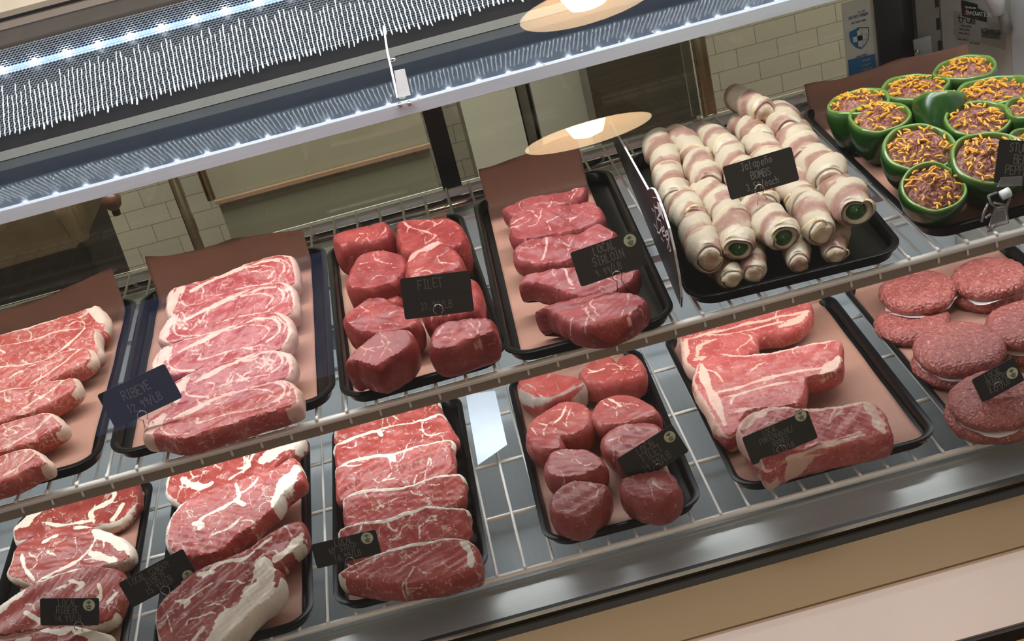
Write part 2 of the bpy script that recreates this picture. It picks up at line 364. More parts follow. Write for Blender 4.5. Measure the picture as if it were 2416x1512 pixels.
    for k in range(1, K+1):
        s = r+(T-r)*(k/K)**1.15
        off = bulge*math.sin(math.pi*(k/K)**.8)-(rr2*max(0, (k/K-.8)/.2)**2)
        lat = off+np.sin(np.arange(N)*.21+seed+k*.3)*.0004+jn*.0006
        q2 = Q+nr*lat[:, None]
        hh = -s+(wv[ring]*(1-k/K))+(-taper*(Q[:, 0]-lo[0])/sz[0])*(1-k/K)
        allv.append(O+q2[:, :1]*e1+q2[:, 1:2]*e2+hh[:, None]*n)
        attr.append(np.clip(side*(1-.35*k/K)+sidefat*np.sin(np.arange(N)*.13+seed*2+k*.4), 0, 1))
        cur = list(range(base, base+N)); base += N
        for i in range(N): j = (i+1) % N; faces.append((prev[i], cur[i], cur[j], prev[j]))
        prev = cur
    faces.append(tuple(reversed(prev)))
    vv = np.vstack(allv); fl = zb-.0002
    # nothing sinks into the tray: the lowest part squashes flat on it
    low = vv[:, 2] < fl; vv[low, 2] = fl+(vv[low, 2]-fl)*.04
    o = mk(name, vv, faces, mat, parent, True, attrs={'fat': np.concatenate(attr)})
    e = o.modifiers.new('cut_edge', 'EDGE_SPLIT'); e.split_angle = math.radians(38)
    return o
# ================================================================== the case
XL, XR = -.32, 1.02
def strut(name, o, kind='structure'): o['kind'] = kind; return o
def prof(name, pts, mat, x0=XL, x1=1.30, th=.002):
    mb = MB()
    for (a, b) in zip(pts[:-1], pts[1:]):
        d = np.array([b[0]-a[0], b[1]-a[1]]); d /= np.linalg.norm(d); n = (0, d[1], -d[0])
        if n[2] > 0 or (abs(n[2]) < 1e-6 and n[1] < 0): n = (0, -n[1], -n[2])
        mb.quad3((x0, a[0], a[1]), (x1, a[0], a[1]), (x1, b[0], b[1]), (x0, b[0], b[1]), th, n)
    return mb.build(name, mat)
A = (-.0355, -.1955); B = (U(1208, 1466, -.196)[1], -.196)
C_ = (U(1208, 1501, -.188)[1], -.188); D_ = (U(2416, 1286, -.190)[1], -.190)
tag(prof('inner_steel_trough', [(A[0]+.004, A[1]+.001), A, B], STEEL), 'brushed steel inner front lip sloping below the lower wire shelf', 'front panel')
g = tag(prof('glass_gasket', [B, (B[0]-.004, -.186), (C_[0]+.006, -.186), (C_[0]+.0008, -.1885)], BLACK2), 'black rubber gasket channel holding the foot of the front glass', 'gasket')
ALUD = brushed('dark_channel', (120, 112, 98), .4)
mid = (B[0]+C_[0])/2
tag(box('glass_channel', (XL, mid-.004, -.1855), (1.30, mid+.001, -.1825), ALUD), 'thin grey metal strip running along the black gasket', 'trim strip')
tag(prof('front_ledge', [C_, D_], GOLD), 'warm brushed steel ledge outside the glass', 'ledge')
E_ = (U(2416, 1466, -.204)[1], -.204)
tag(prof('white_ledge', [(D_[0], -.193), E_], PINKW), 'smooth whitish ledge in front of the warm steel strip', 'ledge')
tag(box('ledge_edge', (XL, E_[0]-.004, -.217), (1.30, E_[0]-.0002, -.2055), BLACK2), 'black edge strip along the front of the whitish ledge', 'trim strip')
GROUND = plain('shop_floor', (150, 120, 95), .5, vs=6, var=.15)
FLR = box('floor', (-4, -4, -1.08), (5, 3.2, -1.05), GROUND); strut('floor', FLR)
# front glass leaning back
gt = math.radians(16.)
GZ0, GY0 = -.1845, mid+.0018+.003
gn = np.array([0, -math.cos(gt), math.sin(gt)]); gup = np.array([0, math.sin(gt), math.cos(gt)])
g0 = np.array([0, GY0, GZ0])
mb = MB(); L = .80
mb.add([(XL, *(g0)[1:]), (1.02, *(g0)[1:]), (1.02, *(g0+gup*L)[1:]), (XL, *(g0+gup*L)[1:])], [(0, 1, 2, 3)])
fg = mb.build('front_glass', GLASS); tag(fg, 'large clear front glass pane leaning back over both shelves', 'glass pane')
# liner, deck, end wall
tag(box('deck_pan', (XL, A[0]+.006, -.276), (1.02, .424, -.270), STEELD), 'shiny steel deck pan seen in the gaps under the lower trays', 'deck pan')
tag(box('rear_liner', (XL, .424, -.270), (1.02, .434, -.012), STEELD), 'steel rear liner below the sliding door glass', 'liner')
PA = V(2222, 60, .42); PB = V(2383, 60, .345)
mb = MB(); nn = np.cross(PB-PA, (0, 0, 1)); nn /= np.linalg.norm(nn)
cw = mb.quad3((PA[0], PA[1], -.27), (PB[0], PB[1], -.27), (PB[0], PB[1], .40), (PA[0], PA[1], .40), .01, -nn).build('corner_liner', plain('white_corner', (186, 182, 172), .4))
tag(cw, 'off-white corner liner panel carrying the printed labels', 'liner')
tag(box('end_liner', (PB[0], -.09, -.27), (PB[0]+.02, PB[1]-.001, .40), WHITE), 'glossy white end liner at the right of the case', 'liner')
# ---- wire shelves
def wire_shelf(label, yf, yb, zt, x0, x1, off, strip):
    root = empty('wire_shelf', ((x0+x1)/2, (yf+yb)/2, zt-.02)); tag(root, label, 'wire shelf', 'white wire shelves')
    MB().tube([(x0, yf, zt-.0046), (x1, yf, zt-.0046)], .0031, 12).build('front_rod', WIRE, root, True)
    MB().tube([(x0, yb, zt-.0046), (x1, yb, zt-.0046)], .0022, 10).build('rear_rod', WIRE, root, True)
    if strip: MB().box((x0, yf+.0032, zt-.0185), (x1, yf+.0045, zt-.0062)).build('front_strip', TAUPE, root)
    for y in np.linspace(yf, yb, 6)[1:-1]: MB().tube([(x0, y, zt-.0046), (x1, y, zt-.0046)], .0020, 8).build('cross_rod', WIRE, root, True)
    k0 = math.ceil((x0-off)/.0254)
    proto = None; k = k0
    while off+k*.0254 < x1:
        x = off+k*.0254
        if proto is None:
            px = x
            pts = [(x, yf-.0012, zt-.0018), (x, yf-.0002, zt-.0006), (x, yf+.002, zt-.0006), (x, yf+.005, zt-.0015), (x, yb, zt-.0015)]
            proto = MB().tube(pts, [.0011, .0016, .0016, .0014, .0014], 8).build('wire', WIRE, root, True)
            if strip: stub = MB().tube([(x+.0006, yf+.0024, zt-.0085), (x+.0006, yf+.0020, zt-.0135), (x+.0006, yf+.0026, zt-.0150)], [.0009, .0012, .0006], 8).build('wire_stub', WIRE, root, True)
        else:
            for pr in ((proto, stub) if strip else (proto,)): c = pr.copy(); COL.objects.link(c); c.parent = root; c.location = (x-px, 0, 0)
        k += 1
    return root
wire_shelf('upper white wire shelf holding the row from ribeyes to bell peppers', -.0032, .404, 0, XL+.02, .995, 0., True)
wire_shelf('lower white wire shelf holding the row of local steaks and burgers', -.0300, .40, -.1843, XL+.02, .995, .0051, False)
# rail below the rear of the upper shelf
r_ = empty('rear_shelf_rail', (.35, .39, -.03)); tag(r_, 'polished steel rail under the rear edge of the upper shelf', 'rail')
MB().box((XL, .333, -.013), (.98, .350, -.0085)).build('flat_bar', STEELD, r_)
MB().tube([(XL, .388, -.0145), (.98, .388, -.0145)], .0085, 16).build('tube', CHROME, r_, True)
MB().box((XL, .352, -.018), (.98, .372, -.012)).build('lower_bar', STEEL, r_)
# lamp housings that hold the strip lights
DIO = emis('led_diode', (235, 245, 255), 60)
def lamp_bar(label, y0, y1, z0, z1, x0=-.28, x1=.98):
    r = empty('strip_light', ((x0+x1)/2, (y0+y1)/2, z0)); tag(r, label, 'strip light', 'strip lights under the shelves')
    MB().box((x0, y0, z0), (x1, y1, z1)).build('housing', ALU, r); return r
lamp_bar('slim aluminium strip light under the upper wire shelf', .137, .163, -.0165, -.0095)
# ---- glass top shelf with aluminium rail
ZS = .1575
ts = empty('glass_top_shelf', (.35, .34, ZS-.02)); tag(ts, 'dark glass top shelf with bright aluminium front rail', 'glass shelf')
SHG = NT('dark_mirror_glass').set(Base_Color=(.012, .018, .028, 1), Roughness=.06, IOR=2.7).m
MB().box((XL, .2505, ZS-.006), (.975, .402, ZS)).build('glass_panel', SHG, ts)
rl = MB().box((XL, .243, ZS-.0118), (.975, .2505, ZS+.001)).build('front_rail', ALU, ts); bev(rl, .0006)
for px, py in ((944, 247), (966, 243)):
    p = V(px, py, .243); mb = MB().tube([p+(0, -.003, 0), p+(0, .001, 0)], .0021, 12); mb.build('bolt', CHROME, ts, True)
for px, py in ((1284, 156), (1541, 74), (1610, 62), (1460, 98), (1372, 118), (126, 421), (922, 226), (988, 237)):
    p = U(px, py, ZS) if py != 237 else V(px, py, .2425)
    MB().lathe([(0, .0014), (.0008, .0012), (.0014, .0006), (.0016, 0)], (p[0], p[1], ZS if py != 237 else p[2]), 10).build('water_drop', CLEAR, ts, True)
br = empty('shelf_bracket', tuple(V(940, 225, .285))); tag(br, 'thin aluminium hanger with a flat plate holding the glass shelf rail', 'bracket')
q = [V(930, 168, .258), V(955, 163, .258), V(969, 224, .252), V(941, 231, .252)]
MB().quad3(*q, .0015, (0, 1, 0)).build('plate', plain('satin_plate', (190, 184, 184), .4), br)
MB().tube([V(905, 62, .37), V(914, 122, .33), V(938, 230, .254)], .0011, 8).build('arm', WIRE, br, True)
p = V(924, 141, .325); MB().tube([p+(-.004, 0, 0), p+(.004, 0, .0)], .0028, 10).build('bolt', CHROME, br, True)
# ---- slanted honeycomb grille with milky strands behind the top shelf
hy0, hz0, hy1 = .40, .183, .492; HS = .66
hn = np.array([0, -HS, 1.]); hn /= np.linalg.norm(hn); hv = np.array([0, 1, HS]); hL = np.linalg.norm([1, HS])
def H(x, s, up=0.): return np.array([x, hy0, hz0])+hv*s+hn*up   # s: depth metres along y
hg = empty('honeycomb_grille', (.3, .45, .18)); tag(hg, 'black honeycomb air grille lit through by small bright diodes', 'air grille')
HCW = NT('grille_plastic').set(Base_Color=(.50, .55, .62, 1), Roughness=.25, Specular_IOR_Level=.8).m
cwid = .0040; chh = .0034
mb = MB(); rows = int((hy1-hy0)/chh/.75)+1
def hexpt(c, r):
    x = XL+.14+c*cwid/2; s = r*chh*.75
    return x, s
vv, ff = [], []
ncol = int((.98-(XL+.14))/cwid)
def addq(a, b, up=.0013):
    n = len(vv); vv.extend([H(a[0], a[1], 0), H(b[0], b[1], 0), H(b[0], b[1], up), H(a[0], a[1], up)]); ff.append((n, n+1, n+2, n+3))
for r in range(rows):
    for c in range(ncol):
        cx = XL+.14+c*cwid+(cwid/2 if r % 2 else 0); cy = r*chh*.75
        pt = lambda i: (cx+(0, cwid/2, cwid/2, 0, -cwid/2, -cwid/2)[i], cy+(chh/2, chh/4, -chh/4, -chh/2, -chh/4, chh/4)[i])
        # past the lit zone only the dim upper rows are sparse
        if cx > .72 and r % 1: continue
        addq(pt(0), pt(1)); addq(pt(1), pt(2)); addq(pt(0), pt(5))
mk('honeycomb', vv, ff, HCW, hg)
BK = plain('grille_black', (8, 9, 12), .5)  # near-black colour of the grille backing, also used for slots
mb = MB(); mb.quad3(H(XL, -.0, -.002), H(.99, 0, -.002), H(.99, hy1-hy0, -.002), H(XL, hy1-hy0, -.002), .004, -hn); mb.build('backing', BK, hg)
# glowing light bar seen through the cells, with diodes
lineA, lineB = None, None
def onH(px, py, up=0.):
    O = H(0, 0, up); return UP(px, py, O, hn)
LP = [(8, 165), (87, 145), (160, 125), (237, 105), (311, 85), (385, 67), (459, 47), (533, 26), (608, 8)]
p0 = onH(*LP[0]); p1 = onH(*LP[-1]); dx = (p1[0]-p0[0])/8; s0 = (p0[1]+p1[1])/2-hy0
GLOW = emis('light_bar', (150, 190, 255), 1.6)
MB().quad3(H(XL, s0-.0035, -.0012), H(.98, s0-.0035, -.0012), H(.98, s0+.0035, -.0012), H(XL, s0+.0035, -.0012), .0004, -hn).build('light_bar', GLOW, hg)
dio = None
for k in range(-4, 28):
    x = p0[0]+k*dx
    if x > .97: break
    if dio is None:
        c = H(x, s0, .0034); x_0 = x
        V2 = []; F2 = []
        dio = MB().lathe([(0, .0018), (.0016, .0014), (.0026, .0004), (.0028, -.0008), (0, -.001)], c, 10).build('diode', DIO, hg, True)
    else:
        o = dio.copy(); COL.objects.link(o); o.parent = hg; o.location = (x-x_0, 0, 0)
# thin milky rods laid over the lower rows
FR = NT('milky').set(Base_Color=(.80, .88, .95, 1), Roughness=.2, Specular_IOR_Level=.8).m
rng = random.Random(5); mb = MB(); x = XL+.10
while x < .95:
    x += .0047*rng.uniform(.9, 1.1); top = rng.uniform(.036, .052)+.006*math.sin(x*9); pts = []; rs = []
    n = 13; ex = rng.choice((0, 0, 0, .002, .004, .001)); big = rng.random() < .45
    for i in range(n):
        t = i/(n-1); s = top*(1-t)-.004*t-ex*t
        pts.append(H(x+rng.uniform(-.0005, .0005)+.0015*t*math.sin(x*50), s, .0040)+np.array([0, 0, -.0005*t])); rs.append(.00032+.00042*rng.random()+(.0002 if i % 2 else 0))
    rs[-2] = .0011 if big else .0008; rs[-1] = .0009 if big else .0005
    mb.tube(pts, rs, 6)
mb.build('milky_strands', FR, hg, True)
mb = MB().quad3(H(XL, -.0005, -.001), H(.99, -.0005, -.001), (.99, hy0-.001, .167), (XL, hy0-.001, .167), .004, (0, 1, 0)); tag(mb.build('grille_skirt', plain('skirt_black', (32, 30, 32), .5)), 'dark strip below the honeycomb grille', 'trim strip')
tag(box('grey_seal_strip', (XL, hy0-.003, ZS+.0005), (.975, hy0+.004, .167), plain('grey_seal', (128, 126, 118), .5)), 'grey seal strip at the rear edge of the glass top shelf', 'trim strip')
# canopy seen above the grille, far left
q = H(0, hy1-hy0)
cn = empty('canopy', (.35, q[1]+.01, q[2])); tag(cn, 'brown and beige canopy edge above the honeycomb in the top left corner', 'canopy')
zr = lambda r: V(0, r, q[1]+.002)[2]
for nm, r0, r1, dy, m_ in (('brown_panel', 150, 72, .004, plain('brown_panel', (70, 58, 46), .5)), ('bead', 72, 55, 0, plain('taupe_bead', (124, 106, 90), .5)), ('black_gap', 55, 44, .006, BK), ('grey_edge', 44, 30, 0, plain('taupe_edge2', (132, 114, 94), .5)), ('beige_cover', 30, -60, 0, plain('beige_top', (216, 192, 164), .5))):  # stacked bands, the black one set slightly back
    box(nm, (-.32, q[1]+.002+dy, zr(r0)), (.985, q[1]+.03, zr(r1)), m_, cn)
tag(box('case_roof', (XL, .13, .56), (1.02, .57, .585), plain('roof_metal', (150, 148, 142), .4)), 'metal roof of the case holding the lamp, above the view', 'roof panel')
# ---- rear sliding doors
rd = tag(box('rear_door_glass', (XL, .436, -.012), (V(2075, 180, .44)[0], .438, .156), GLASSD), 'rear sliding door glass with the kitchen behind', 'glass pane')
def stile(name, pxs, y, z0, z1, mat, label, cat='door frame', th=.012, group=None):
    a = V(*pxs[0], y); b = V(*pxs[1], y); return tag(box(name, (a[0], y, z0), (b[0], y+th, z1), mat), label, cat, group)
stile('door_stile', ((1018, 345), (1066, 345)), .422, -.010, .151, plain('black_stile', (26, 27, 30), .3), 'black middle stile of the rear sliding doors')
stile('door_stile_strip', ((1620, 190), (1641, 190)), .439, -.010, .151, plain('grey_strip', (168, 164, 150), .4), 'pale grey edge strip of the right sliding door', 'trim strip', .004)
stile('corner_post', ((2072, 90), (2135, 90)), .43, -.02, .30, plain('black_post', (24, 24, 26), .35), 'black vertical post at the right end of the rear doors', 'post')
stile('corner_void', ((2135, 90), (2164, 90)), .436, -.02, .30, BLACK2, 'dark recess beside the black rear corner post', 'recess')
ss = empty('slotted_upright', tuple(V(2190, 90, .43)*np.array([1, 1, 0]))); tag(ss, 'grey slotted shelf upright in the rear right corner', 'shelf upright')
a = V(2166, 90, .424); b = V(2224, 90, .424)
MB().box((a[0], .424, -.02), (b[0], .434, .30)).build('channel', plain('grey_channel', (122, 118, 108), .4), ss)
for z in np.arange(-.005, .14, .026): MB().box((b[0]-.006, .4232, z), (b[0]-.002, .4242, z+.013)).build('slot', BK, ss)
br = empty('shelf_clip_bracket', tuple(V(2175, 115, .415))); tag(br, 'small grey steel bracket hooked on the rear upright', 'bracket')
MB().quad3(V(2155, 95, .412), V(2196, 84, .412), V(2200, 133, .412), V(2160, 142, .412), .002, (0, 1, 0)).build('plate', STEEL, br)
p = V(2163, 122, .411); MB().tube([p, p+(0, -.003, 0)], .003, 10).build('screw', CHROME, br, True)
p = V(2122, 152, .404); tag(bev(box('shelf_end_clip', (p[0]-.009, .398, -.006), (p[0]+.009, .412, .003), WIRE)), 'white plastic clip on the rear wire of the upper shelf', 'clip')
# ---- sticker on the door glass, seen from behind
def sheet(name, pts, mat, parent=None, th=.0003, n=(0, -1, 0)): return MB().quad3(*pts, th, n).build(name, mat, parent)
BLUE = plain('sticker_blue', (30, 118, 178), .5); GREYP = plain('print_grey', (120, 128, 134), .6); STW = plain('sticker_white', (226, 228, 216), .5)
SY = .4355
st = empty('door_sticker', tuple(V(2035, 100, SY))); tag(st, 'white and blue shield sticker on the rear door, read from behind', 'sticker')
sheet('backing', [V(1984, 8, SY), V(2066, -13, SY), V(2080, 175, SY), V(2000, 195, SY)], STW, st)
eu = V(2066, 30, SY-.0005)-V(1986, 52, SY-.0005); W_ = np.linalg.norm(eu); eu /= W_; ev = np.array([0, 0, 1.]); nn_ = np.array([0, -1., 0])
mb = MB()
for t, px, py, h in (('BUILT IN', 2033, 29, .0018), ('POWDER COATING', 2025, 41, .0032), ('HANDLE PROTECTION', 2026, 53, .0019), ('HYGIENIC SURFACE', 2033, 133, .0016)):
    write(mb, t, V(px, py, SY-.0005), eu, ev, nn_, h, h*.14, mirror=True, sp=1.05)
mb.build('print', plain('print_blue_grey', (84, 130, 170), .6), st)
sh = [(0, 1), (.5, .86), (.95, .78), (.98, .35), (.85, -.25), (.45, -.75), (0, -1), (-.45, -.75), (-.85, -.25), (-.98, .35), (-.95, .78), (-.5, .86)]
c = V(2028, 90, SY-.0006); R_ = .0115
f3 = lambda p, s=1., l=0.: c+eu*p[0]*R_*s+ev*p[1]*R_*1.12*s+nn_*l
MB().poly([f3(p) for p in sh], .0002, nn_).build('shield', BLUE, st)
half = [p for p in sh if p[0] >= 0]
MB().poly([f3((x*.9+.02, y*.9), 1, .0003) for x, y in sorted(half, key=lambda p: -p[1])], .0002, nn_).build('shield_right', STW, st)
mb = MB()
for (x0, y0, x1, y1) in ((-.22, -.72, .25, .72), (-.7, -.22, .72, .25)): mb.poly([f3(p, 1, .0007) for p in ((x0, y0), (x1, y0), (x1, y1), (x0, y1))], .0002, nn_)
mb.build('cross', STW, st)
mb = MB(); write(mb, 'true', f3((0, -.12), 1, .0011), eu, ev, nn_, .0028, .00018, mirror=True)
ribbon(mb, [f3(p, 1, .0011) for p in [(0, 1), (.5, .86), (.95, .78), (.98, .35), (.85, -.25), (.45, -.75), (0, -1)]], .0003, nn_, .0002); ribbon(mb, [f3(p, 1, .0011) for p in ((.25, .9), (.25, .25), (.72, .25), (.72, -.22), (.25, -.22), (.25, -.75))], .0002, nn_, .0002); mb.build('word', BLUE, st)
sheet('blue_block', [V(2001, 142, SY-.0006), V(2064, 127, SY-.0006), V(2068, 168, SY-.0006), V(2004, 184, SY-.0006)], BLUE, st)
mb = MB()
for k, t in enumerate(('Advanced', 'technology', 'with built in')): write(mb, t, V(2044, 143+k*11, SY-.0012), eu, ev, nn_, .0024, .0003, mirror=True, sp=1.0)
mb.build('block_print', STW, st)
# ---- labels on the corner liner
eu = (PB-PA)*np.array([1, 1, 0]); eu /= np.linalg.norm(eu); nl = nn*(-1 if nn[1] > 0 else 1); O = np.array([PA[0], PA[1], 0])
if np.dot(nl, CAM-O) < 0: nl = -nl
def onP(px, py, l=.0006): return UP(px, py, O+nl*l, nl)
lb = empty('data_label', tuple(onP(2300, 75))); tag(lb, 'white data label with barcode and the number 10399107', 'label')
MB().quad3(onP(2252, 26), onP(2372, 60), onP(2372, 118), onP(2252, 82), .0002, nl).build('paper', plain('label_paper', (160, 156, 148), .6), lb)
MB().quad3(onP(2318, 62, .001), onP(2360, 74, .001), onP(2358, 92, .001), onP(2317, 80, .001), .0001, nl)
mb = MB()
ev = np.array([0, 0, 1.])
def wl(t, px, py, h, **k): write(mb, t, onP(px, py, .001), eu, ev, nl, h, **dict(dict(cw=1.15), **k))
wl('true', 2280, 54, .0080, w=.0008, sp=.8); wl('10399107', 2338, 80, .0052, w=.0006, sp=.72)
for k, (px, py) in enumerate(((2280, 63), (2276, 71), (2275, 80), (2272, 95), (2300, 104))): wl('MODEL-SERIAL', px, py, .0014, w=.0002, sp=.9)
for k in range(26):
    p = onP(2316, 88, .001)+eu*(k*.0009); d = (k*7 % 3+1)*.00018
    mb.quad3(p, p+eu*d, p+eu*d+ev*.008, p+ev*.008, .0001, nl)
mb.build('print', BLACK2, lb)
l2 = empty('black_label', tuple(onP(2298, 30))); tag(l2, 'black label with a red figure and the word INNOVATION', 'label')
MB().poly([onP(2268, 0), onP(2306, 10), onP(2308, 20), onP(2328, 30), onP(2329, 53), onP(2270, 38)], .0002, nl).build('backing', BLACK2, l2)
mb = MB(); wl('INNOVATION', 2308, 37, .0042, w=.0006, sp=.85); wl('TECHNOLOGY', 2290, 20, .0018, w=.0003, sp=.85); mb.build('print', STW, l2)
MB().poly([onP(2273, 36, .001), onP(2280, 20, .001), onP(2290, 40, .001), onP(2281, 32, .001)], .0001, nl).build('red_mark', plain('red_mark', (170, 50, 40), .5), l2)
# white corner pipe fitting
cp = empty('drain_fitting', tuple(V(2350, 20, .33))); tag(cp, 'white plastic fitting with a round knob in the top right corner', 'fitting')
MB().tube([V(2330, -40, .33), V(2350, 4, .33), V(2356, 26, .335)], [.012, .009, .007], 16).build('body', WHITE, cp, True)
MB().tube([V(2362, 26, .34), V(2376, 72, .342)], [.0045, .006], 14).build('knob', plain('grey_knob', (150, 148, 140), .4), cp, True)
# ---- divider panel between sirloin and bacon rolls
dv = empty('meat_divider', (.578, .15, 0)); tag(dv, 'tall black divider panel with white edge lettered Beef', 'divider')
X0 = U(1612, 742, 0)[0]; X1 = V(1440, 300, .395)[0]
O = np.array([X0, 0.002, 0]); dirv = np.array([X1-X0, .393, 0]); dirv /= np.linalg.norm(dirv); nd = np.cross(dirv, (0, 0, 1)); nd /= np.linalg.norm(nd)
if nd[0] > 0: nd = -nd
onD = lambda px, py, l=0.: UP(px, py, O+nd*l, nd)
outp = [(1610, 744), (1607, 700), (1601, 650), (1590, 590), (1578, 540), (1565, 500), (1552, 466), (1543, 448), (1535, 444), (1529, 449), (1500, 397), (1470, 343), (1438, 288)]
DP = [onD(*p) for p in outp]; DP[0][2] = .0022
MB().poly(DP+[DP[-1]*np.array([1, 1, 0])+(0, 0, .0022)], .0012, -nd).build('panel', plain('black_panel', (34, 31, 33), .45, spec=.15), dv)
mb = MB(); ed = DP[:13]
for a, b in zip(ed[:-1], ed[1:]):
    t = b-a; t /= np.linalg.norm(t); u = np.cross(t, nd); u *= (1 if np.dot(u, np.array([0, -.5, 1])) > 0 else -1)
    mb.quad3(a+nd*.0003, b+nd*.0003, b+nd*.0003+u*.0006, a+nd*.0003+u*.0006, .0019, -nd)
mb.build('white_edge', plain('white_edge', (225, 222, 220), .5), dv)
MR = plain('divider_print', (205, 196, 198), .5)
mb = MB()
scr = [[(1543, 482), (1547, 500), (1549, 520), (1552, 548)], [(1545, 488), (1553, 492), (1556, 505), (1551, 516), (1559, 520), (1562, 536), (1556, 550), (1551, 547)],
       [(1562, 546), (1568, 543), (1567, 534), (1562, 540), (1565, 556), (1571, 556)], [(1571, 556), (1576, 551), (1574, 544), (1570, 549), (1573, 565), (1579, 564)],
       [(1576, 585), (1578, 565), (1577, 545), (1580, 542), (1581, 552), (1578, 572), (1583, 590), (1580, 592)]]
for s in scr: ribbon(mb, [onD(x, y, .0016) for x, y in s], .0016, nd, .0002)
for s in ([(1538, 492), (1544, 500)], [(1543, 528), (1550, 540)], [(1560, 478), (1564, 490)], [(1540, 466), (1550, 466), (1556, 476)], [(1560, 560), (1566, 570)]): ribbon(mb, [onD(x, y, .0016) for x, y in s], .0006, nd, .0002)
mb.poly([onD(x, y, .0016) for x, y in ((1551, 476), (1556, 480), (1562, 492), (1564, 506), (1567, 520), (1563, 514), (1560, 505), (1557, 512), (1555, 498), (1552, 488))], .0002, nd)
mb.build('lettering', MR, dv)
# ---- blank card lying between the trays below
c4 = [U(1099, 932, -.172), U(1168, 922, -.172), U(1197, 1050, -.172), U(1128, 1098, -.172)]
tag(MB().quad3(c4[0], c4[1], c4[2], c4[3], .0005, (0, 0, 1)).build('blank_card', plain('blank_card', (214, 226, 238), .5)), 'blank bluish white card lying in the gap right of the strip steaks', 'card')
# ================================================================== kitchen beyond
def tilemat():
    t = NT('white_subway_tile'); mp = t.n('ShaderNodeMapping'); t.l(t.co(), mp.inputs[0]); mp.inputs['Rotation'].default_value = (math.radians(90), 0, 0)
    b = t.t.nodes.new('ShaderNodeTexBrick'); t.l(mp.outputs[0], b.inputs[0]); b.inputs['Scale'].default_value = 1.0
    b.inputs['Brick Width'].default_value = .118; b.inputs['Row Height'].default_value = .054; b.inputs['Mortar Size'].default_value = .0012; b.inputs['Mortar Smooth'].default_value = .3
    b.inputs['Color1'].default_value = s2l((205, 202, 184)); b.inputs['Color2'].default_value = s2l((196, 194, 178)); b.inputs['Mortar'].default_value = s2l((140, 136, 120))
    t.l(b.outputs[0], t.b.inputs['Base Color']); t.set(Roughness=.25); return t.m
kw = box('wall_back', (-2.5, 2.6, -1.05), (4.5, 2.7, 1.4), tilemat()); strut('', kw)
def pole(px, py, y, r, z0, z1, label, grp=None):
    p = V(px, py, y); return tag(MB().tube([(p[0], y, z0), (p[0], y, z1)], r, 18).build('table_leg', CHROME2, None, True), label, 'table leg', grp)
CHROME2 = brushed('leg_steel', (186, 170, 140), .22, (60, 60, 2))
pole(438, 500, 1.35, .0095, -1.05, .2, 'long stainless leg behind the rear door glass, left one of two')
z = V(500, 470, 1.5)[2]
pole(488, 440, 1.5, .0085, z, .2, 'shorter stainless leg ending above the grey counter')
pole(1661, 180, 1.3, .013, -1.05, .4, 'stainless post beside the dark panel and the tiled wall')
OL = plain('olive_grey_counter', (120, 120, 104), .25, vs=4)
a = V(512, 470, 1.55); b = V(1012, 350, 1.55)
ct = empty('prep_cabinet', (float(a[0]+b[0])/2, 1.7, -1.05)); tag(ct, 'grey kitchen cabinet with a copper edge line, left of the black door stile', 'cabinet')
MB().box((a[0], 1.55, -1.05), (b[0], 1.9, a[2]-.008)).build('body', OL, ct); MB().box((a[0]-.004, 1.54, a[2]-.008), (b[0]+.004, 1.548, a[2])).build('edge_strip', plain('copper_edge', (150, 120, 96), .4), ct); MB().box((a[0]-.002, 1.552, a[2]-.007), (b[0]+.002, 1.9, .35)).build('upper_panel', plain('beige_panel', (150, 146, 128), .3, vs=3), ct)
def cab(p0, p1, y, mat, label, z1=.5, dep=.3):
    a = V(*p0, y); b = V(*p1, y); return tag(box('kitchen_cabinet', (a[0], y, -1.05), (b[0], y+dep, z1), mat), label, 'cabinet')
cab((1100, 300), (1236, 300), 1.6, plain('cab_a', (178, 178, 164), .3, vs=3), 'pale grey steel cabinet door just right of the black stile')
cab((1240, 300), (1262, 300), 1.62, plain('cab_gap', (88, 86, 76), .4), 'dark grey cabinet edge between two pale doors', .5, .28)
cab((1262, 250), (1393, 250), 1.6, plain('cab_b', (168, 168, 156), .3, vs=3), 'pale grey steel cabinet left of the dark panel')
dk = NT('dark_brushed'); mp = dk.n('ShaderNodeMapping'); dk.l(dk.co(), mp.inputs[0]); mp.inputs['Scale'].default_value = (3, 3, 160)
dk.l(dk.mix(dk.noise(mp.outputs[0], 3, 4), s2l((38, 36, 30)), s2l((74, 68, 56))), dk.b.inputs['Base Color']); dk.set(Roughness=.2)
cab((1395, 220), (1634, 220), 1.45, dk.m, 'dark brushed cabinet beyond the glass behind the pendant reflection', .5, .12)
# waste bin with liner
bn = empty('waste_bin', tuple(V(70, 600, 1.35)*np.array([1, 1, 0])+(0, 0, -1.05))); tag(bn, 'black waste bin with a draped brown liner at the far left', 'waste bin')
a = V(-160, 560, 1.35); b = V(192, 560, 1.35); zt = V(100, 497, 1.35)[2]
cxb, wb = (a[0]+b[0])/2, (b[0]-a[0])/2
def rrect(cx, cy, hx, hy, r, z, n=6):
    P = []
    for (sx, sy, a0) in ((1, 1, 0), (-1, 1, 90), (-1, -1, 180), (1, -1, 270)):
        for i in range(n+1):
            an = math.radians(a0+90*i/n); P.append((cx+sx*(hx-r)+r*math.cos(an), cy+sy*(hy-r)+r*math.sin(an), z))
    return P
def loft(mb, rings, close_top=False, close_bot=True):
    n = len(rings[0]); V_ = [p for r in rings for p in r]; F = []
    for i in range(len(rings)-1):
        for j in range(n): F.append((i*n+j, i*n+(j+1) % n, (i+1)*n+(j+1) % n, (i+1)*n+j))
    if close_bot: F.append(tuple(range(n-1, -1, -1)))
    if close_top: F.append(tuple((len(rings)-1)*n+j for j in range(n)))
    return mb.add(V_, F)
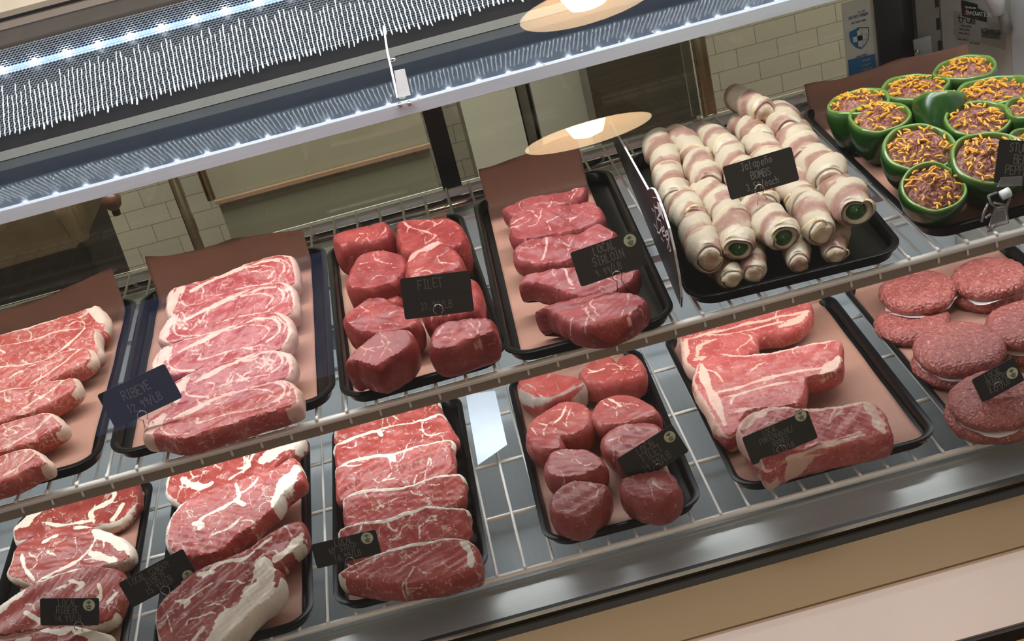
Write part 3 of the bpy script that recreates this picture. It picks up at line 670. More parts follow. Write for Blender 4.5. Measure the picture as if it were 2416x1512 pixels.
loft(MB(), [rrect(cxb, 1.49, wb*.85, .12, .03, -1.04), rrect(cxb, 1.49, wb, .14, .03, zt-.004), rrect(cxb, 1.49, wb+.005, .145, .03, zt), rrect(cxb, 1.49, wb-.006, .134, .03, zt), rrect(cxb, 1.49, wb*.83, .11, .03, -1.0)], True).build('bin_body', plain('bin_black', (30, 31, 32), .5), bn, True)
rings = []
rng = random.Random(9)
for k, z in enumerate((zt-.075, zt-.05, zt-.02, zt+.008, zt+.012, zt+.004, zt-.05)):
    ins = (-.012, -.014, -.010, -.010, -.002, .012, .02)[k]
    rg = rrect(cxb, 1.49, wb-ins, .145-ins, .035, z, 9); rings.append([(x+rng.uniform(-.003, .003), y+rng.uniform(-.003, .003), zz+rng.uniform(-.006, .006)) for x, y, zz in rg])
loft(MB(), rings, False, False).build('liner', plain('brown_liner', (96, 82, 60), .25, vs=14, var=.3), bn, True)
p = V(262, 470, 1.1)
hb = empty('hanging_sprayer', tuple(p)); tag(hb, 'small brown sprayer head hanging beyond the rear glass', 'sprayer')
MB().lathe([(0, .012), (.012, .010), (.016, .0), (.013, -.012), (.007, -.018)], p, 16).build('head', plain('brown_head', (96, 66, 56), .3), hb, True)
MB().lathe([(.006, -.017), (.007, -.022), (.006, -.028), (0, -.029)], p, 14).build('nozzle', plain('dark_nozzle', (36, 30, 26), .4), hb, True)
MB().tube([p+(-.003, 0, .01), p+(-.018, 0, .03), p+(-.02, 0, .3)], .007, 10).build('hose', plain('hose', (86, 70, 60), .4), hb, True)
# pendant lamps over the shop side, reflected by the front glass
def pendant(px, py, dist, R_, label):
    d = ray(px, py); d /= np.linalg.norm(d); v = CAM+d*dist; k = 2*np.dot(v-g0, gn); c = v-gn*k
    r = empty('pendant_lamp', tuple(c)); tag(r, label, 'pendant lamp', 'warm pendant lamps over the shop side')
    MB().lathe([(.03, .13), (.05, .10), (R_*.7, .05), (R_, 0)], c, 40).build('shade', BLACK2, r, True)
    MB().lathe([(R_, 0), (R_-.006, 0), (R_*.8, .03), (R_*.5, .055), (.045, .07), (0, .08)], c, 40).build('shade_lining', SHADE, r, True)
    MB().lathe([(0, -.01), (.04, .0), (.055, .03), (.045, .06), (.02, .075)], c, 20).build('bulb', BULB, r, True)
    MB().tube([c+(0, 0, .13), c+(0, 0, 1.2)], .004, 8).build('cord', BLACK2, r, True)
SHADE = NT('cream_shade').set(Base_Color=(.8, .55, .28, 1), Roughness=.4, Emission_Color=(1, .70, .42, 1), Emission_Strength=14).m
BULB = emis('bulb', (255, 235, 200), 45)
pendant(1388, 316, 3.5, .17, 'warm glowing pendant whose reflection hangs beside the divider')
pendant(1388, 12, 2.9, .15, 'warm glowing pendant reflected at the top edge of the glass')

def mirrored(px, py, dist):
    d = ray(px, py); d /= np.linalg.norm(d); v = CAM+d*dist; return v-gn*(2*np.dot(v-g0, gn))
qb = [mirrored(225, 1030, 2.6), mirrored(800, 880, 2.6), mirrored(770, 590, 2.6), mirrored(285, 725, 2.6)]  # added glowing panel, placed so its reflection makes the bluish sheen
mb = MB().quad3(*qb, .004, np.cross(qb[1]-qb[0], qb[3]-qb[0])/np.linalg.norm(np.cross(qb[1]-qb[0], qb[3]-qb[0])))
tag(mb.build('sheen_panel', emis('sheen_glow', (150, 165, 215), 1.0)), 'added dim bluish screen on the shop side, faintly mirrored over the ribeye tray', 'glowpanel')
# ================================================================== trays and paper
UZ, LZ = .0, -.1843
class Frame:
    """a tray's rectangle on its shelf, from the corners seen in the photo (front-left, front-right, back-right, back-left)"""
    def __init__(s, c, z):
        c = [np.array(p[:2]) for p in c]; s.c = sum(c)/4; ex = (c[1]-c[0]+c[2]-c[3])/2; ey = (c[3]-c[0]+c[2]-c[1])/2
        s.w, s.d = np.linalg.norm(ex), np.linalg.norm(ey); a = math.atan2(ex[1], ex[0])*.5+(math.atan2(ey[1], ey[0])-math.pi/2)*.5
        s.ex = np.array([math.cos(a), math.sin(a), 0]); s.ey = np.array([-math.sin(a), math.cos(a), 0]); s.z = z
    def P(s, u, v, z=0.): return np.array([s.c[0], s.c[1], s.z])+s.ex*u+s.ey*v+np.array([0, 0, z])
def fr_px(px, base):
    return Frame([U(x, y, base+.011) for x, y in px], base)
def tray(F, label, h=.0125):
    rings = []
    for hx, hy, r, z in ((-.010, -.010, .018, .0006), (-.006, -.006, .02, .0012), (-.0035, -.0035, .021, h-.0022), (0, 0, .024, h-.0018), (0, 0, .024, h-.0004), (-.0012, -.0012, .024, h), (-.0045, -.0045, .021, h), (-.0055, -.0055, .021, h-.001), (-.008, -.008, .019, .0034), (-.010, -.010, .018, .0026)):
        rings.append([F.P(x, y, z) for x, y, _ in rrect(0, 0, F.w/2+hx, F.d/2+hy, r, 0, 8)])
    o = loft(MB(), rings, True, True).build('meat_tray', BLACK, None, True)
    m = o.modifiers.new('edge', 'EDGE_SPLIT'); m.split_angle = math.radians(50)
    return tag(o, label, 'tray', 'black plastic meat trays')
def paper(F, label, l=.012, r=.012, f=.012, b=.010, flap=.03, curl=0., seed=1, fcl=0., raise_=(0, 0)):
    rng = random.Random(seed); nx, ny = 44, 80; w, d = F.w, F.d; vv = []; ff = []
    ph = [rng.uniform(0, 6) for _ in range(6)]
    Ls = d-f-b+flap
    for j in range(ny+1):
        s = Ls*j/ny; 
        for i in range(nx+1):
            u = -w/2+l+(w-l-r)*i/nx; e = .0018*math.sin(u*60+ph[0])+.0012*math.sin(u*140+ph[1]); ex = e*(1 if j in (0, ny) else 0)
            z = .0036+.0004*math.sin(u*45+s*30+ph[2])+.0004*math.sin(s*80+ph[3]); v = -d/2+f+s
            sb = s-(Ls-flap)+.006
            if sb > 0:
                ang = min(1.25, sb/.010); v = -d/2+f+(Ls-flap)-.006+math.sin(min(ang, 1.25))*.007+max(0, sb-.0125)*.30
                z += (1-math.cos(ang))*.009+max(0, sb-.0125)*.95+.0015*math.sin(u*55+ph[4])*min(1, sb/.02)
                z += raise_[0]*(1-i/nx)*max(0, sb)/flap+raise_[1]*(i/nx)*max(0, sb)/flap
            if fcl and s < .03: z += fcl*(1-s/.03)**2*(.5+.5*math.sin(u*40+ph[5]))
            vv.append(F.P(u+ex*.3, v+ex, z))
    for j in range(ny):
        for i in range(nx): a = j*(nx+1)+i; ff.append((a, a+1, a+nx+2, a+nx+1))
    o = mk('butcher_paper', vv, ff, PAPER, None, True); m = o.modifiers.new('thick', 'SOLIDIFY'); m.thickness = .0003; m.offset = 1
    return tag(o, label, 'paper', 'pink butcher paper liners')
T2 = fr_px([(262, 1085), (795, 930), (768, 580), (330, 690)], UZ); T3 = fr_px([(805, 945), (1195, 845), (1095, 490), (770, 590)], UZ)
T4 = fr_px([(1200, 850), (1597, 745), (1440, 395), (1108, 475)], UZ); T5 = fr_px([(1622, 715), (2140, 590), (1880, 270), (1478, 372)], UZ)
def mkF(x0, x1, y0, y1, z): return Frame([(x0, y0), (x1, y0), (x1, y1), (x0, y1)], z)
T1 = mkF(-.125, .074, T2.c[1]-T2.d/2, T2.c[1]+T2.d/2, UZ); T6 = mkF(.782, .978, T5.c[1]-T5.d/2+.01, T5.c[1]+T5.d/2+.005, UZ)
L3 = fr_px([(785, 1440), (1165, 1345), (1080, 928), (785, 1005)], LZ); L4 = fr_px([(1290, 1290), (1660, 1190), (1510, 815), (1192, 895)], LZ)
L5 = fr_px([(1740, 1160), (2220, 1030), (1960, 685), (1562, 795)], LZ)
ly0, ly1 = L4.c[1]-L4.d/2, L4.c[1]+L4.d/2
L2 = mkF(.054, .199, ly0-.012, ly1, LZ); L1 = mkF(-.115, .030, ly0-.004, ly1, LZ); L6 = mkF(.786, .975, ly0+.004, ly1+.01, LZ)
TR = [(T1, 'black tray under the boneless steaks at the left end of the upper shelf', dict(flap=.030, r=.014, seed=3, raise_=(-.004, .012))),
      (T2, 'black tray under the ribeye steaks on the upper shelf', dict(flap=.034, l=.016, r=.018, seed=4, raise_=(.01, 0))),
      (T3, 'black tray crowded with thick filets on the upper shelf', dict(flap=.014, l=.010, r=.016, seed=5)),
      (T4, 'black tray under the sirloin steaks on the upper shelf', dict(flap=.046, l=.014, r=.026, seed=6, raise_=(-.004, .006))),
      (T5, 'black tray holding the bacon wrapped rolls', None),
      (T6, 'black tray holding the stuffed green peppers', dict(flap=.034, l=.010, r=.01, seed=8)),
      (L1, 'black tray under the local ribeyes at the lower left', dict(flap=.01, seed=11, l=.02)), (L2, 'black tray under the bone-in cowboy ribeyes', dict(flap=.01, seed=12, l=.016, r=.012)),
      (L3, 'black tray under the local strip steaks on the lower shelf', dict(flap=.01, seed=13, r=.022)), (L4, 'black tray under the eight local filets', dict(flap=.01, seed=14, l=.008, r=.018)),
      (L5, 'black tray under the porterhouse steaks', dict(flap=.01, seed=15, l=.004, r=.012, f=.006, fcl=.006)), (L6, 'black tray under the burger patties at the lower right', dict(flap=.01, seed=16, l=.010))]
PN = ['boneless steaks at the left end', 'ribeyes', 'thick filets', 'sirloin steaks', '', 'stuffed peppers', 'local ribeyes at the lower left', 'cowboy ribeyes', 'local strip steaks', 'eight local filets', 'porterhouse steaks', 'burger patties']
for (F, lab, pk), pn in zip(TR, PN):
    tray(F, lab)
    if pk: paper(F, 'pink butcher paper lining the tray of '+pn, **pk)
# ================================================================== meat
M_RIB = meatmat('ribeye_meat', (164, 64, 60), (184, 94, 88), (228, 186, 168), .6, 105)
M_STR = meatmat('strip_meat', (168, 68, 60), (184, 92, 80), (230, 198, 176), .62, 120, vein=.06)
M_FIL = meatmat('filet_meat', (138, 48, 46), (168, 76, 70), (222, 160, 146), .10, 90, rough=.42)
M_SIR = meatmat('sirloin_meat', (140, 56, 56), (166, 82, 80), (216, 168, 158), .22, 120, rough=.46)
M_LFI = meatmat('local_filet_meat', (150, 62, 56), (170, 88, 80), (232, 190, 172), .16, 80)
M_LRB = meatmat('local_ribeye_meat', (138, 54, 46), (160, 74, 62), (236, 220, 200), .34, 80)
M_LST = meatmat('local_strip_meat', (162, 64, 56), (182, 88, 78), (238, 226, 208), .40, 90, vein=.05)
M_POR = meatmat('porterhouse_meat', (176, 76, 72), (194, 102, 94), (232, 188, 166), .48, 120)
def steak(outl, label, cat, group, mat, zb, T, name='beef_steak', **k):
    o = slab(name, mat, outl, zb, T, **k); return tag(o, label, cat, group)
B_U, B_L = UZ+.0044, LZ+.0044
ordn = ['frontmost', 'second from the front', 'third from the front', 'fourth from the front', 'fifth from the front', 'rearmost']
# --- upper left: strips
S = [[(-130, 815), (-60, 800), (0, 785), (100, 758), (160, 738), (212, 722), (230, 718), (250, 745), (246, 770), (226, 792), (100, 822), (0, 848), (-130, 880)],
     [(-130, 840), (-60, 825), (0, 812), (75, 796), (150, 773), (220, 771), (228, 800), (232, 828), (200, 850), (100, 885), (0, 912), (-130, 945)],
     [(-130, 890), (-60, 872), (0, 860), (100, 847), (150, 825), (203, 817), (217, 838), (195, 862), (150, 885), (110, 905), (60, 925), (0, 945), (-130, 975)],
     [(-130, 950), (-60, 930), (0, 918), (75, 905), (160, 888), (178, 892), (178, 915), (140, 945), (75, 975), (0, 998), (-130, 1030)],
     [(-130, 1030), (-60, 1010), (0, 998), (60, 980), (112, 970), (140, 985), (148, 1005), (110, 1028), (60, 1052), (0, 1070), (-130, 1105)],
     [(-130, 1105), (-60, 1085), (0, 1070), (50, 1056), (78, 1055), (102, 1072), (110, 1092), (75, 1105), (40, 1125), (0, 1140), (-130, 1175)]]
SX = ['white fat corner', 'straight pale fat edge', 'long red cut end', 'squared cut end', 'rounded fat corner', 'smallest end showing']
for i, s in enumerate(S):
    k = len(S)-1-i
    steak(s, 'boneless steak at the upper left end, %s, %s' % (ordn[k] if k < 5 else 'rearmost', SX[i]), 'steak', 'boneless steaks at the left end', M_STR, B_U, .021, m=.42 if i < 5 else .3, seed=20+i,
          rim=[(88, 60, .0032), (30, 45, .003)], pat=[([(.98, .9), (.8, .5), (.6, .25)], .001)] if i else [([(.93, .9), (.985, .5)], .006)], veins=7, taper=0)
# --- ribeyes
R = [[(390, 725), (400, 682), (430, 672), (500, 652), (604, 612), (650, 600), (685, 602), (697, 622), (700, 655), (690, 672), (604, 700), (520, 718), (440, 738), (400, 748)],
     [(374, 800), (372, 790), (390, 760), (435, 722), (500, 705), (604, 675), (654, 662), (686, 672), (697, 692), (698, 722), (680, 745), (604, 765), (500, 790), (430, 805), (395, 812)],
     [(355, 868), (370, 830), (410, 808), (500, 780), (560, 760), (604, 743), (650, 735), (684, 752), (690, 780), (684, 800), (660, 828), (604, 845), (500, 868), (420, 885), (370, 885)],
     [(400, 915), (415, 895), (475, 868), (540, 848), (604, 830), (641, 825), (679, 830), (692, 850), (690, 876), (670, 895), (600, 915), (520, 935), (450, 952), (410, 955)],
     [(336, 1022), (345, 995), (362, 978), (410, 953), (475, 937), (540, 922), (604, 908), (641, 896), (676, 896), (699, 912), (706, 936), (698, 954), (654, 968), (600, 984), (540, 1004), (475, 1024), (420, 1037), (380, 1030), (345, 1028)]]
RP = [([(.03, .1), (.04, .35), (.09, .62), (.13, .78)], .0045), ([(.16, .78), (.12, .5), (.16, .25), (.3, .12)], .0009), ([(.2, .62), (.45, .80), (.7, .98)], .0022), ([(.55, .80), (.78, .90), (.9, .72), (.9, .45), (.8, .3)], .0012),
      ([(.62, .82), (.76, .76), (.84, .58), (.78, .4)], .0008), ([(.7, .86), (.88, .84), (.95, .6), (.93, .4)], .0007), ([(.35, .30), (.55, .34), (.8, .26)], .0007), ([(.3, .5), (.36, .42), (.34, .32)], .0006)]
RX = ['under the brown paper flap', 'broad white fat wedge at left', 'pale fat tip at left', 'half behind the price card', 'showing a thick cut side at the tray edge']
for i, s in enumerate(R):
    k = len(R)-1-i
    steak(s, 'ribeye steak, %s in its upper tray, %s' % ((ordn[k] if k < 4 else 'rearmost'), RX[i]), 'steak', 'ribeye steaks on the upper shelf', M_RIB, B_U, .022, m=.42 if i < 4 else .22, seed=40+i,
          rim=[(5, 75, .0034), (95, 45, .0014)]+([(180, 50, .009)] if i < 3 else [(170, 40, .003)]), pat=RP, veins=8, r=.0018)
# --- filets, upper
Fi = [([(786, 556), (820, 543), (870, 530), (904, 520), (918, 540), (908, 560), (870, 570), (830, 572), (800, 578)], .044, 'rear left, with a ragged red side', 0.2),
      ([(936, 530), (950, 518), (1000, 516), (1055, 513), (1080, 525), (1093, 548), (1085, 578), (1030, 582), (985, 592), (955, 592), (940, 565)], .042, 'rear right, with branching white marbling', .15),
      ([(839, 610), (866, 592), (904, 589), (936, 595), (954, 610), (955, 635), (937, 660), (904, 675), (854, 682), (820, 675), (822, 650)], .040, 'second in the left column, with a star of thin fat', .3),
      ([(959, 625), (967, 597), (995, 578), (1030, 565), (1072, 588), (1087, 610), (1084, 628), (1054, 642), (1004, 652), (964, 655)], .042, 'second in the right column, with a pale fat band on top', .25),
      ([(856, 700), (870, 684), (905, 680), (935, 688), (940, 706), (905, 715), (870, 714)], .026, 'small trimmed piece in the middle of the left column', .1),
      ([(812, 745), (838, 722), (870, 702), (905, 700), (930, 715), (955, 725), (978, 745), (985, 762), (960, 775), (905, 785), (850, 780), (820, 765)], .034, 'third in the left column, with a folded top', .25),
      ([(1000, 700), (1040, 670), (1110, 655), (1128, 680), (1120, 730), (1060, 745), (1005, 735)], .036, 'mostly hidden behind the filet price card', .1),
      ([(818, 855), (829, 833), (866, 800), (899, 778), (936, 773), (964, 781), (970, 800), (955, 825), (924, 846), (890, 865), (862, 860), (840, 852)], .040, 'front left, tall with a sinewy fat patch on its side', .35),
      ([(1015, 808), (1022, 785), (1040, 762), (1080, 752), (1150, 748), (1162, 768), (1160, 785), (1110, 800), (1066, 820), (1028, 823)], .038, 'front right, with a deep red cut corner', .3)]
FS = [[], [([(950, 520), (965, 535), (1000, 545), (1030, 555)], .0012), ([(965, 535), (960, 548)], .0008), ([(990, 530), (1010, 520), (1030, 528)], .0006)], [([(880, 600), (890, 615), (925, 622)], .0006), ([(895, 612), (850, 622)], .0005), ([(875, 660), (890, 650), (910, 652)], .0006)],
      [([(965, 615), (985, 595), (1020, 580), (1038, 568)], .0026), ([(1000, 600), (1015, 585)], .0006), ([(980, 640), (1000, 630)], .0006)], [], [([(850, 720), (870, 735)], .0006)], [], [([(905, 790), (915, 805), (912, 818), (895, 845)], .0006), ([(868, 860), (876, 838)], .0006)], [([(1030, 790), (1045, 770)], .001)]]
for i, (s, T, lab, m) in enumerate(Fi):
    steak(s, 'thick raw filet, '+lab, 'filet', 'thick filets on the upper shelf', M_FIL, B_U, T, name='beef_filet', m=m, seed=60+i, strokes=FS[i], veins=4, r=.0018, bulge=.003, sidefat=.3 if i in (7, 8) else .12, lump=.0004, rim=[(90, 50, .0012)] if i in (7,) else [])
# --- sirloin
SL = [([(1187, 492), (1205, 480), (1250, 463), (1330, 450), (1375, 438), (1380, 447), (1368, 464), (1350, 476), (1290, 494), (1215, 510)], 'rearmost under the tall brown paper'),
      ([(1203, 522), (1215, 505), (1260, 492), (1330, 482), (1390, 474), (1415, 490), (1420, 510), (1400, 528), (1350, 545), (1290, 558), (1240, 566), (1208, 560)], 'second from the rear, with fine pale streaks'),
      ([(1213, 600), (1218, 580), (1245, 562), (1310, 555), (1370, 545), (1410, 525), (1440, 540), (1452, 550), (1440, 575), (1400, 595), (1330, 615), (1270, 625), (1225, 615)], 'in the middle, widest with a thin white seam'),
      ([(1226, 668), (1235, 650), (1262, 641), (1333, 628), (1400, 628), (1470, 640), (1506, 632), (1490, 662), (1470, 676), (1440, 695), (1360, 700), (1300, 678), (1250, 668)], 'behind the sirloin card, with a dark red left end'),
      ([(1263, 732), (1293, 720), (1358, 700), (1430, 688), (1486, 690), (1523, 703), (1510, 725), (1480, 745), (1430, 766), (1363, 768), (1320, 745), (1295, 733)], 'frontmost, thick with a ridged dark side')]
SS = [[], [([(1290, 520), (1300, 545)], .0006)], [([(1290, 560), (1288, 590), (1278, 612)], .001)], [([(1333, 632), (1340, 655), (1350, 672)], .0011)], [([(1383, 722), (1385, 740), (1402, 755)], .0007), ([(1480, 690), (1482, 712), (1465, 745)], .0006)]]
for i, (s, lab) in enumerate(SL):
    steak(s, 'lean sirloin steak '+lab, 'steak', 'sirloin steaks on the upper shelf', M_SIR, B_U, .026 if i > 2 else .022, m=.30 if i < 4 else .12, seed=80+i, strokes=SS[i], veins=6, lump=.0007, r=.0018)
# --- lower: local ribeyes
LR = [([(30, 1250), (35, 1240), (60, 1215), (92, 1193), (140, 1172), (200, 1160), (260, 1145), (312, 1130), (322, 1150), (322, 1180), (305, 1205), (290, 1222), (265, 1232), (235, 1240), (180, 1250), (120, 1258), (60, 1272), (36, 1275)],
       [([(40, 1245), (70, 1222), (90, 1205)], .006), ([(262, 1146), (270, 1170), (248, 1190), (215, 1208), (222, 1232)], .0026), ([(100, 1232), (150, 1240), (190, 1232), (215, 1228)], .0022), ([(205, 1158), (225, 1152)], .0016), ([(265, 1225), (290, 1190)], .003)], 'rearmost, under the shelf lip'),
      ([(25, 1324), (42, 1284), (100, 1252), (175, 1234), (225, 1246), (270, 1259), (300, 1279), (310, 1296), (305, 1314), (275, 1329), (237, 1339), (200, 1352), (125, 1362), (82, 1378), (50, 1370), (16, 1354)],
       [([(225, 1250), (262, 1270), (298, 1286), (306, 1300)], .0065), ([(100, 1280), (118, 1270), (135, 1262)], .002), ([(180, 1245), (215, 1238)], .002), ([(52, 1308), (58, 1338), (80, 1368)], .0018), ([(85, 1375), (130, 1350), (180, 1325), (208, 1300)], .0018), ([(210, 1300), (225, 1270), (222, 1250)], .001), ([(215, 1305), (250, 1318), (270, 1322)], .004)], 'second, with a white fat corner and a grey bone end'),
      ([(-10, 1440), (20, 1410), (52, 1389), (88, 1371), (140, 1351), (200, 1336), (275, 1344), (287, 1364), (288, 1404), (270, 1446), (250, 1466), (180, 1485), (60, 1490), (0, 1500), (-20, 1480)],
       [([(0, 1440), (30, 1412), (55, 1392)], .005), ([(90, 1372), (150, 1350), (190, 1340)], .0018), ([(165, 1370), (185, 1375), (195, 1380), (180, 1392)], .0022), ([(232, 1378), (238, 1400), (225, 1425)], .002), ([(255, 1420), (275, 1400)], .0014), ([(60, 1445), (95, 1465)], .0016)], 'third, behind the small local ribeye card'),
      ([(-30, 1520), (-20, 1508), (60, 1496), (110, 1478), (175, 1476), (240, 1490), (262, 1505), (280, 1545), (260, 1580), (100, 1590), (-30, 1570)], [([(185, 1480), (230, 1500), (250, 1530)], .009), ([(100, 1485), (140, 1490), (175, 1480)], .0035), ([(40, 1512), (70, 1508)], .002)], 'frontmost, at the bottom left corner')]
for i, (s, st, lab) in enumerate(LR):
    steak(s, 'local ribeye '+lab, 'steak', 'local ribeyes at the lower left', M_LRB, B_L, .020, m=.34 if i < 3 else .2, seed=100+i, strokes=st, rim=[(180, 50, .0016), (270, 60, .001)], veins=7, r=.0018, sidefat=.15)
# --- cowboy ribeyes
CB = [([(390, 1150), (398, 1118), (437, 1098), (500, 1082), (560, 1066), (610, 1052), (660, 1040), (716, 1028), (700, 1052), (655, 1092), (640, 1114), (600, 1132), (560, 1150), (520, 1162), (470, 1182), (430, 1190), (400, 1172)],
       [([(620, 1085), (660, 1060), (705, 1036)], .0072), ([(430, 1130), (445, 1140), (475, 1148), (500, 1140)], .0036), ([(605, 1060), (590, 1085), (575, 1110)], .0018), ([(575, 1078), (590, 1098), (560, 1105)], .0014), ([(395, 1150), (402, 1120), (437, 1100)], .0012), ([(540, 1130), (560, 1118), (590, 1100)], .0016)], 'rearmost, with a white rib bone pointing right'),
      ([(392, 1275), (393, 1240), (405, 1215), (430, 1185), (480, 1158), (530, 1140), (580, 1125), (610, 1112), (650, 1100), (685, 1080), (703, 1095), (714, 1128), (700, 1140), (670, 1165), (650, 1195), (625, 1218), (600, 1240), (560, 1265), (520, 1300), (470, 1312), (430, 1312), (400, 1298)],
       [([(650, 1190), (660, 1160), (690, 1120), (700, 1105)], .0065), ([(555, 1140), (565, 1165), (555, 1180), (520, 1200), (480, 1220), (465, 1235)], .0018), ([(458, 1235), (475, 1235), (470, 1248)], .0030), ([(555, 1180), (575, 1190)], .0018), ([(560, 1165), (590, 1150), (610, 1125)], .0014), ([(500, 1262), (540, 1245), (570, 1220)], .0014), ([(395, 1260), (405, 1218), (440, 1180)], .001), ([(440, 1205), (452, 1225)], .0007)], 'in the middle, leaning with a pale frenched bone'),
      ([(470, 1350), (540, 1312), (590, 1290), (612, 1272), (650, 1248), (700, 1228), (718, 1245), (716, 1275), (690, 1302), (665, 1328), (640, 1345), (560, 1375), (500, 1385)],
       [([(650, 1320), (690, 1290), (712, 1262)], .0050), ([(600, 1300), (640, 1268)], .0012), ([(520, 1335), (560, 1330), (600, 1315)], .0014)], 'third, showing mainly its bone end at the right'),
      ([(365, 1460), (372, 1430), (395, 1400), (430, 1370), (480, 1335), (540, 1315), (580, 1302), (610, 1292), (625, 1302), (635, 1330), (660, 1350), (660, 1385), (640, 1410), (600, 1440), (560, 1480), (520, 1515), (470, 1540), (400, 1545), (375, 1505)],
       [([(490, 1522), (540, 1470), (590, 1420), (625, 1375), (622, 1330)], .0125), ([(600, 1300), (575, 1318), (520, 1328), (495, 1345), (480, 1362)], .0022), ([(470, 1355), (500, 1350)], .003), ([(415, 1418), (440, 1420), (435, 1432)], .0026), ([(440, 1415), (470, 1395), (500, 1375)], .001), ([(395, 1450), (405, 1490)], .0008), ([(455, 1512), (480, 1480)], .002)], 'frontmost, with a broad slab of white fat')]
for i, (s, st, lab) in enumerate(CB):
    steak(s, 'bone-in cowboy ribeye '+lab, 'steak', 'cowboy ribeyes on the lower shelf', M_LRB if i > 1 else M_LST, B_L, .026 if i != 2 else .022, m=.36 if i < 2 else (.3 if i == 2 else .22), seed=120+i, strokes=st, rim=[(180, 50, .0014)]+([(290, 60, .003)] if i == 3 else []), veins=9, r=.0018, sidefat=.2)
# --- lower strips
NS = [[(790, 1030), (800, 1002), (880, 985), (960, 960), (1010, 945), (1030, 942), (1036, 958), (1040, 980), (1000, 1002), (900, 1035), (830, 1058), (800, 1055)],
      [(788, 1060), (795, 1043), (830, 1030), (880, 1012), (960, 995), (1010, 982), (1040, 975), (1055, 990), (1065, 1010), (1075, 1038), (1030, 1045), (950, 1072), (850, 1098), (800, 1108)],
      [(790, 1108), (800, 1098), (830, 1083), (880, 1070), (930, 1065), (980, 1050), (1058, 1036), (1065, 1060), (1070, 1100), (1060, 1124), (1000, 1138), (900, 1162), (830, 1178), (798, 1175)],
      [(810, 1190), (812, 1172), (840, 1158), (880, 1150), (950, 1146), (1000, 1130), (1040, 1120), (1088, 1120), (1094, 1145), (1090, 1180), (1060, 1198), (1000, 1210), (900, 1235), (830, 1248), (812, 1220)],
      [(800, 1262), (806, 1245), (850, 1230), (910, 1222), (960, 1205), (1010, 1192), (1050, 1196), (1098, 1200), (1103, 1225), (1104, 1258), (1060, 1280), (980, 1295), (900, 1310), (830, 1320), (805, 1285)],
      [(798, 1357), (805, 1345), (840, 1325), (900, 1300), (950, 1285), (1010, 1274), (1075, 1266), (1110, 1278), (1128, 1305), (1130, 1332), (1115, 1347), (1060, 1362), (1000, 1374), (940, 1380), (860, 1375), (820, 1368)]]
NX = ['rearmost, cut off by the shelf lip above', 'bright fat rim, knobbly right end', 'with a deep white notch in its fat rim', 'with a smooth thin fat rim', 'just behind the strip price card', 'thickest, with its cut side facing out']
for i, s in enumerate(NS):
    k = len(NS)-1-i
    st = [([(912, 1068), (925, 1080), (932, 1088)], .003)] if i == 2 else ([([(895, 1018), (900, 1026)], .0022)] if i == 1 else ([([(1090, 1280), (1108, 1300), (1112, 1335)], .0032)] if i == 5 else []))
    steak(s, 'local strip steak %s, %s' % (ordn[k] if k < 5 else 'at the back', NX[i]), 'steak', 'local strip steaks on the lower shelf', M_LST, B_L, .022 if i < 5 else .026, m=.40 if i < 5 else .2, seed=140+i, rim=[(97, 62, .0038)], strokes=st, veins=8, r=.0018, sidefat=.1)
# --- local filets
G = [([(1222, 905), (1235, 888), (1270, 878), (1335, 882), (1374, 897), (1350, 915), (1325, 927), (1300, 934), (1270, 937), (1240, 922)], .036, 'rear left, with a grey silvery side', [([(1262, 915), (1270, 930), (1290, 938)], .0006), ([(1310, 900), (1318, 918)], .0005)]),
     ([(1368, 877), (1385, 858), (1410, 840), (1440, 840), (1452, 855), (1462, 842), (1490, 832), (1512, 850), (1516, 872), (1500, 888), (1470, 898), (1420, 902), (1378, 895)], .032, 'rear right, notched like a heart', [([(1385, 880), (1410, 875), (1430, 868)], .0006), ([(1490, 870), (1505, 858)], .0006)]),
     ([(1243, 1017), (1258, 988), (1290, 965), (1333, 945), (1370, 950), (1390, 972), (1388, 1000), (1358, 1025), (1324, 1030), (1322, 1055), (1283, 1060), (1250, 1040)], .032, 'second in the left column, with a white streak and a dark notch', [([(1335, 958), (1328, 975), (1318, 990), (1305, 1000)], .0013), ([(1350, 958), (1338, 985), (1336, 1005)], .0006), ([(1318, 990), (1340, 1005)], .0004), ([(1255, 1010), (1270, 1030)], .0005)]),
     ([(1395, 975), (1415, 945), (1458, 928), (1508, 938), (1545, 960), (1548, 978), (1508, 990), (1458, 1003), (1420, 1003), (1402, 992)], .032, 'second in the right column, with a white fat star', [([(1435, 940), (1450, 948), (1465, 960)], .0014), ([(1418, 942), (1430, 955), (1452, 965), (1455, 980)], .0006), ([(1450, 948), (1480, 952)], .0006)]),
     ([(1423, 1030), (1458, 1003), (1533, 995), (1555, 1010), (1558, 1035), (1533, 1058), (1483, 1080), (1445, 1066), (1425, 1048)], .030, 'third in the right column, behind the filet price card', [([(1435, 1040), (1465, 1028)], .0008), ([(1470, 1005), (1482, 1015)], .0006)]),
     ([(1288, 1085), (1313, 1060), (1383, 1060), (1420, 1085), (1415, 1102), (1370, 1122), (1320, 1127), (1290, 1112)], .030, 'third in the left column, smooth and dark sided', [([(1310, 1065), (1325, 1072), (1335, 1072)], .0006)]),
     ([(1300, 1175), (1320, 1148), (1358, 1132), (1420, 1140), (1430, 1160), (1408, 1195), (1370, 1220), (1320, 1217), (1300, 1198)], .032, 'front left, with a flap of grey fat on its side', [([(1350, 1140), (1355, 1155)], .0005), ([(1390, 1142), (1408, 1150)], .0008)]),
     ([(1470, 1128), (1520, 1112), (1570, 1108), (1593, 1132), (1595, 1155), (1558, 1178), (1508, 1177), (1473, 1160)], .034, 'front right, small and round below the price card', [([(1545, 1140), (1552, 1150)], .0006)])]
M_GREY = meatmat('silver_sided_filet', (150, 62, 56), (170, 88, 80), (166, 148, 136), .1, 80)
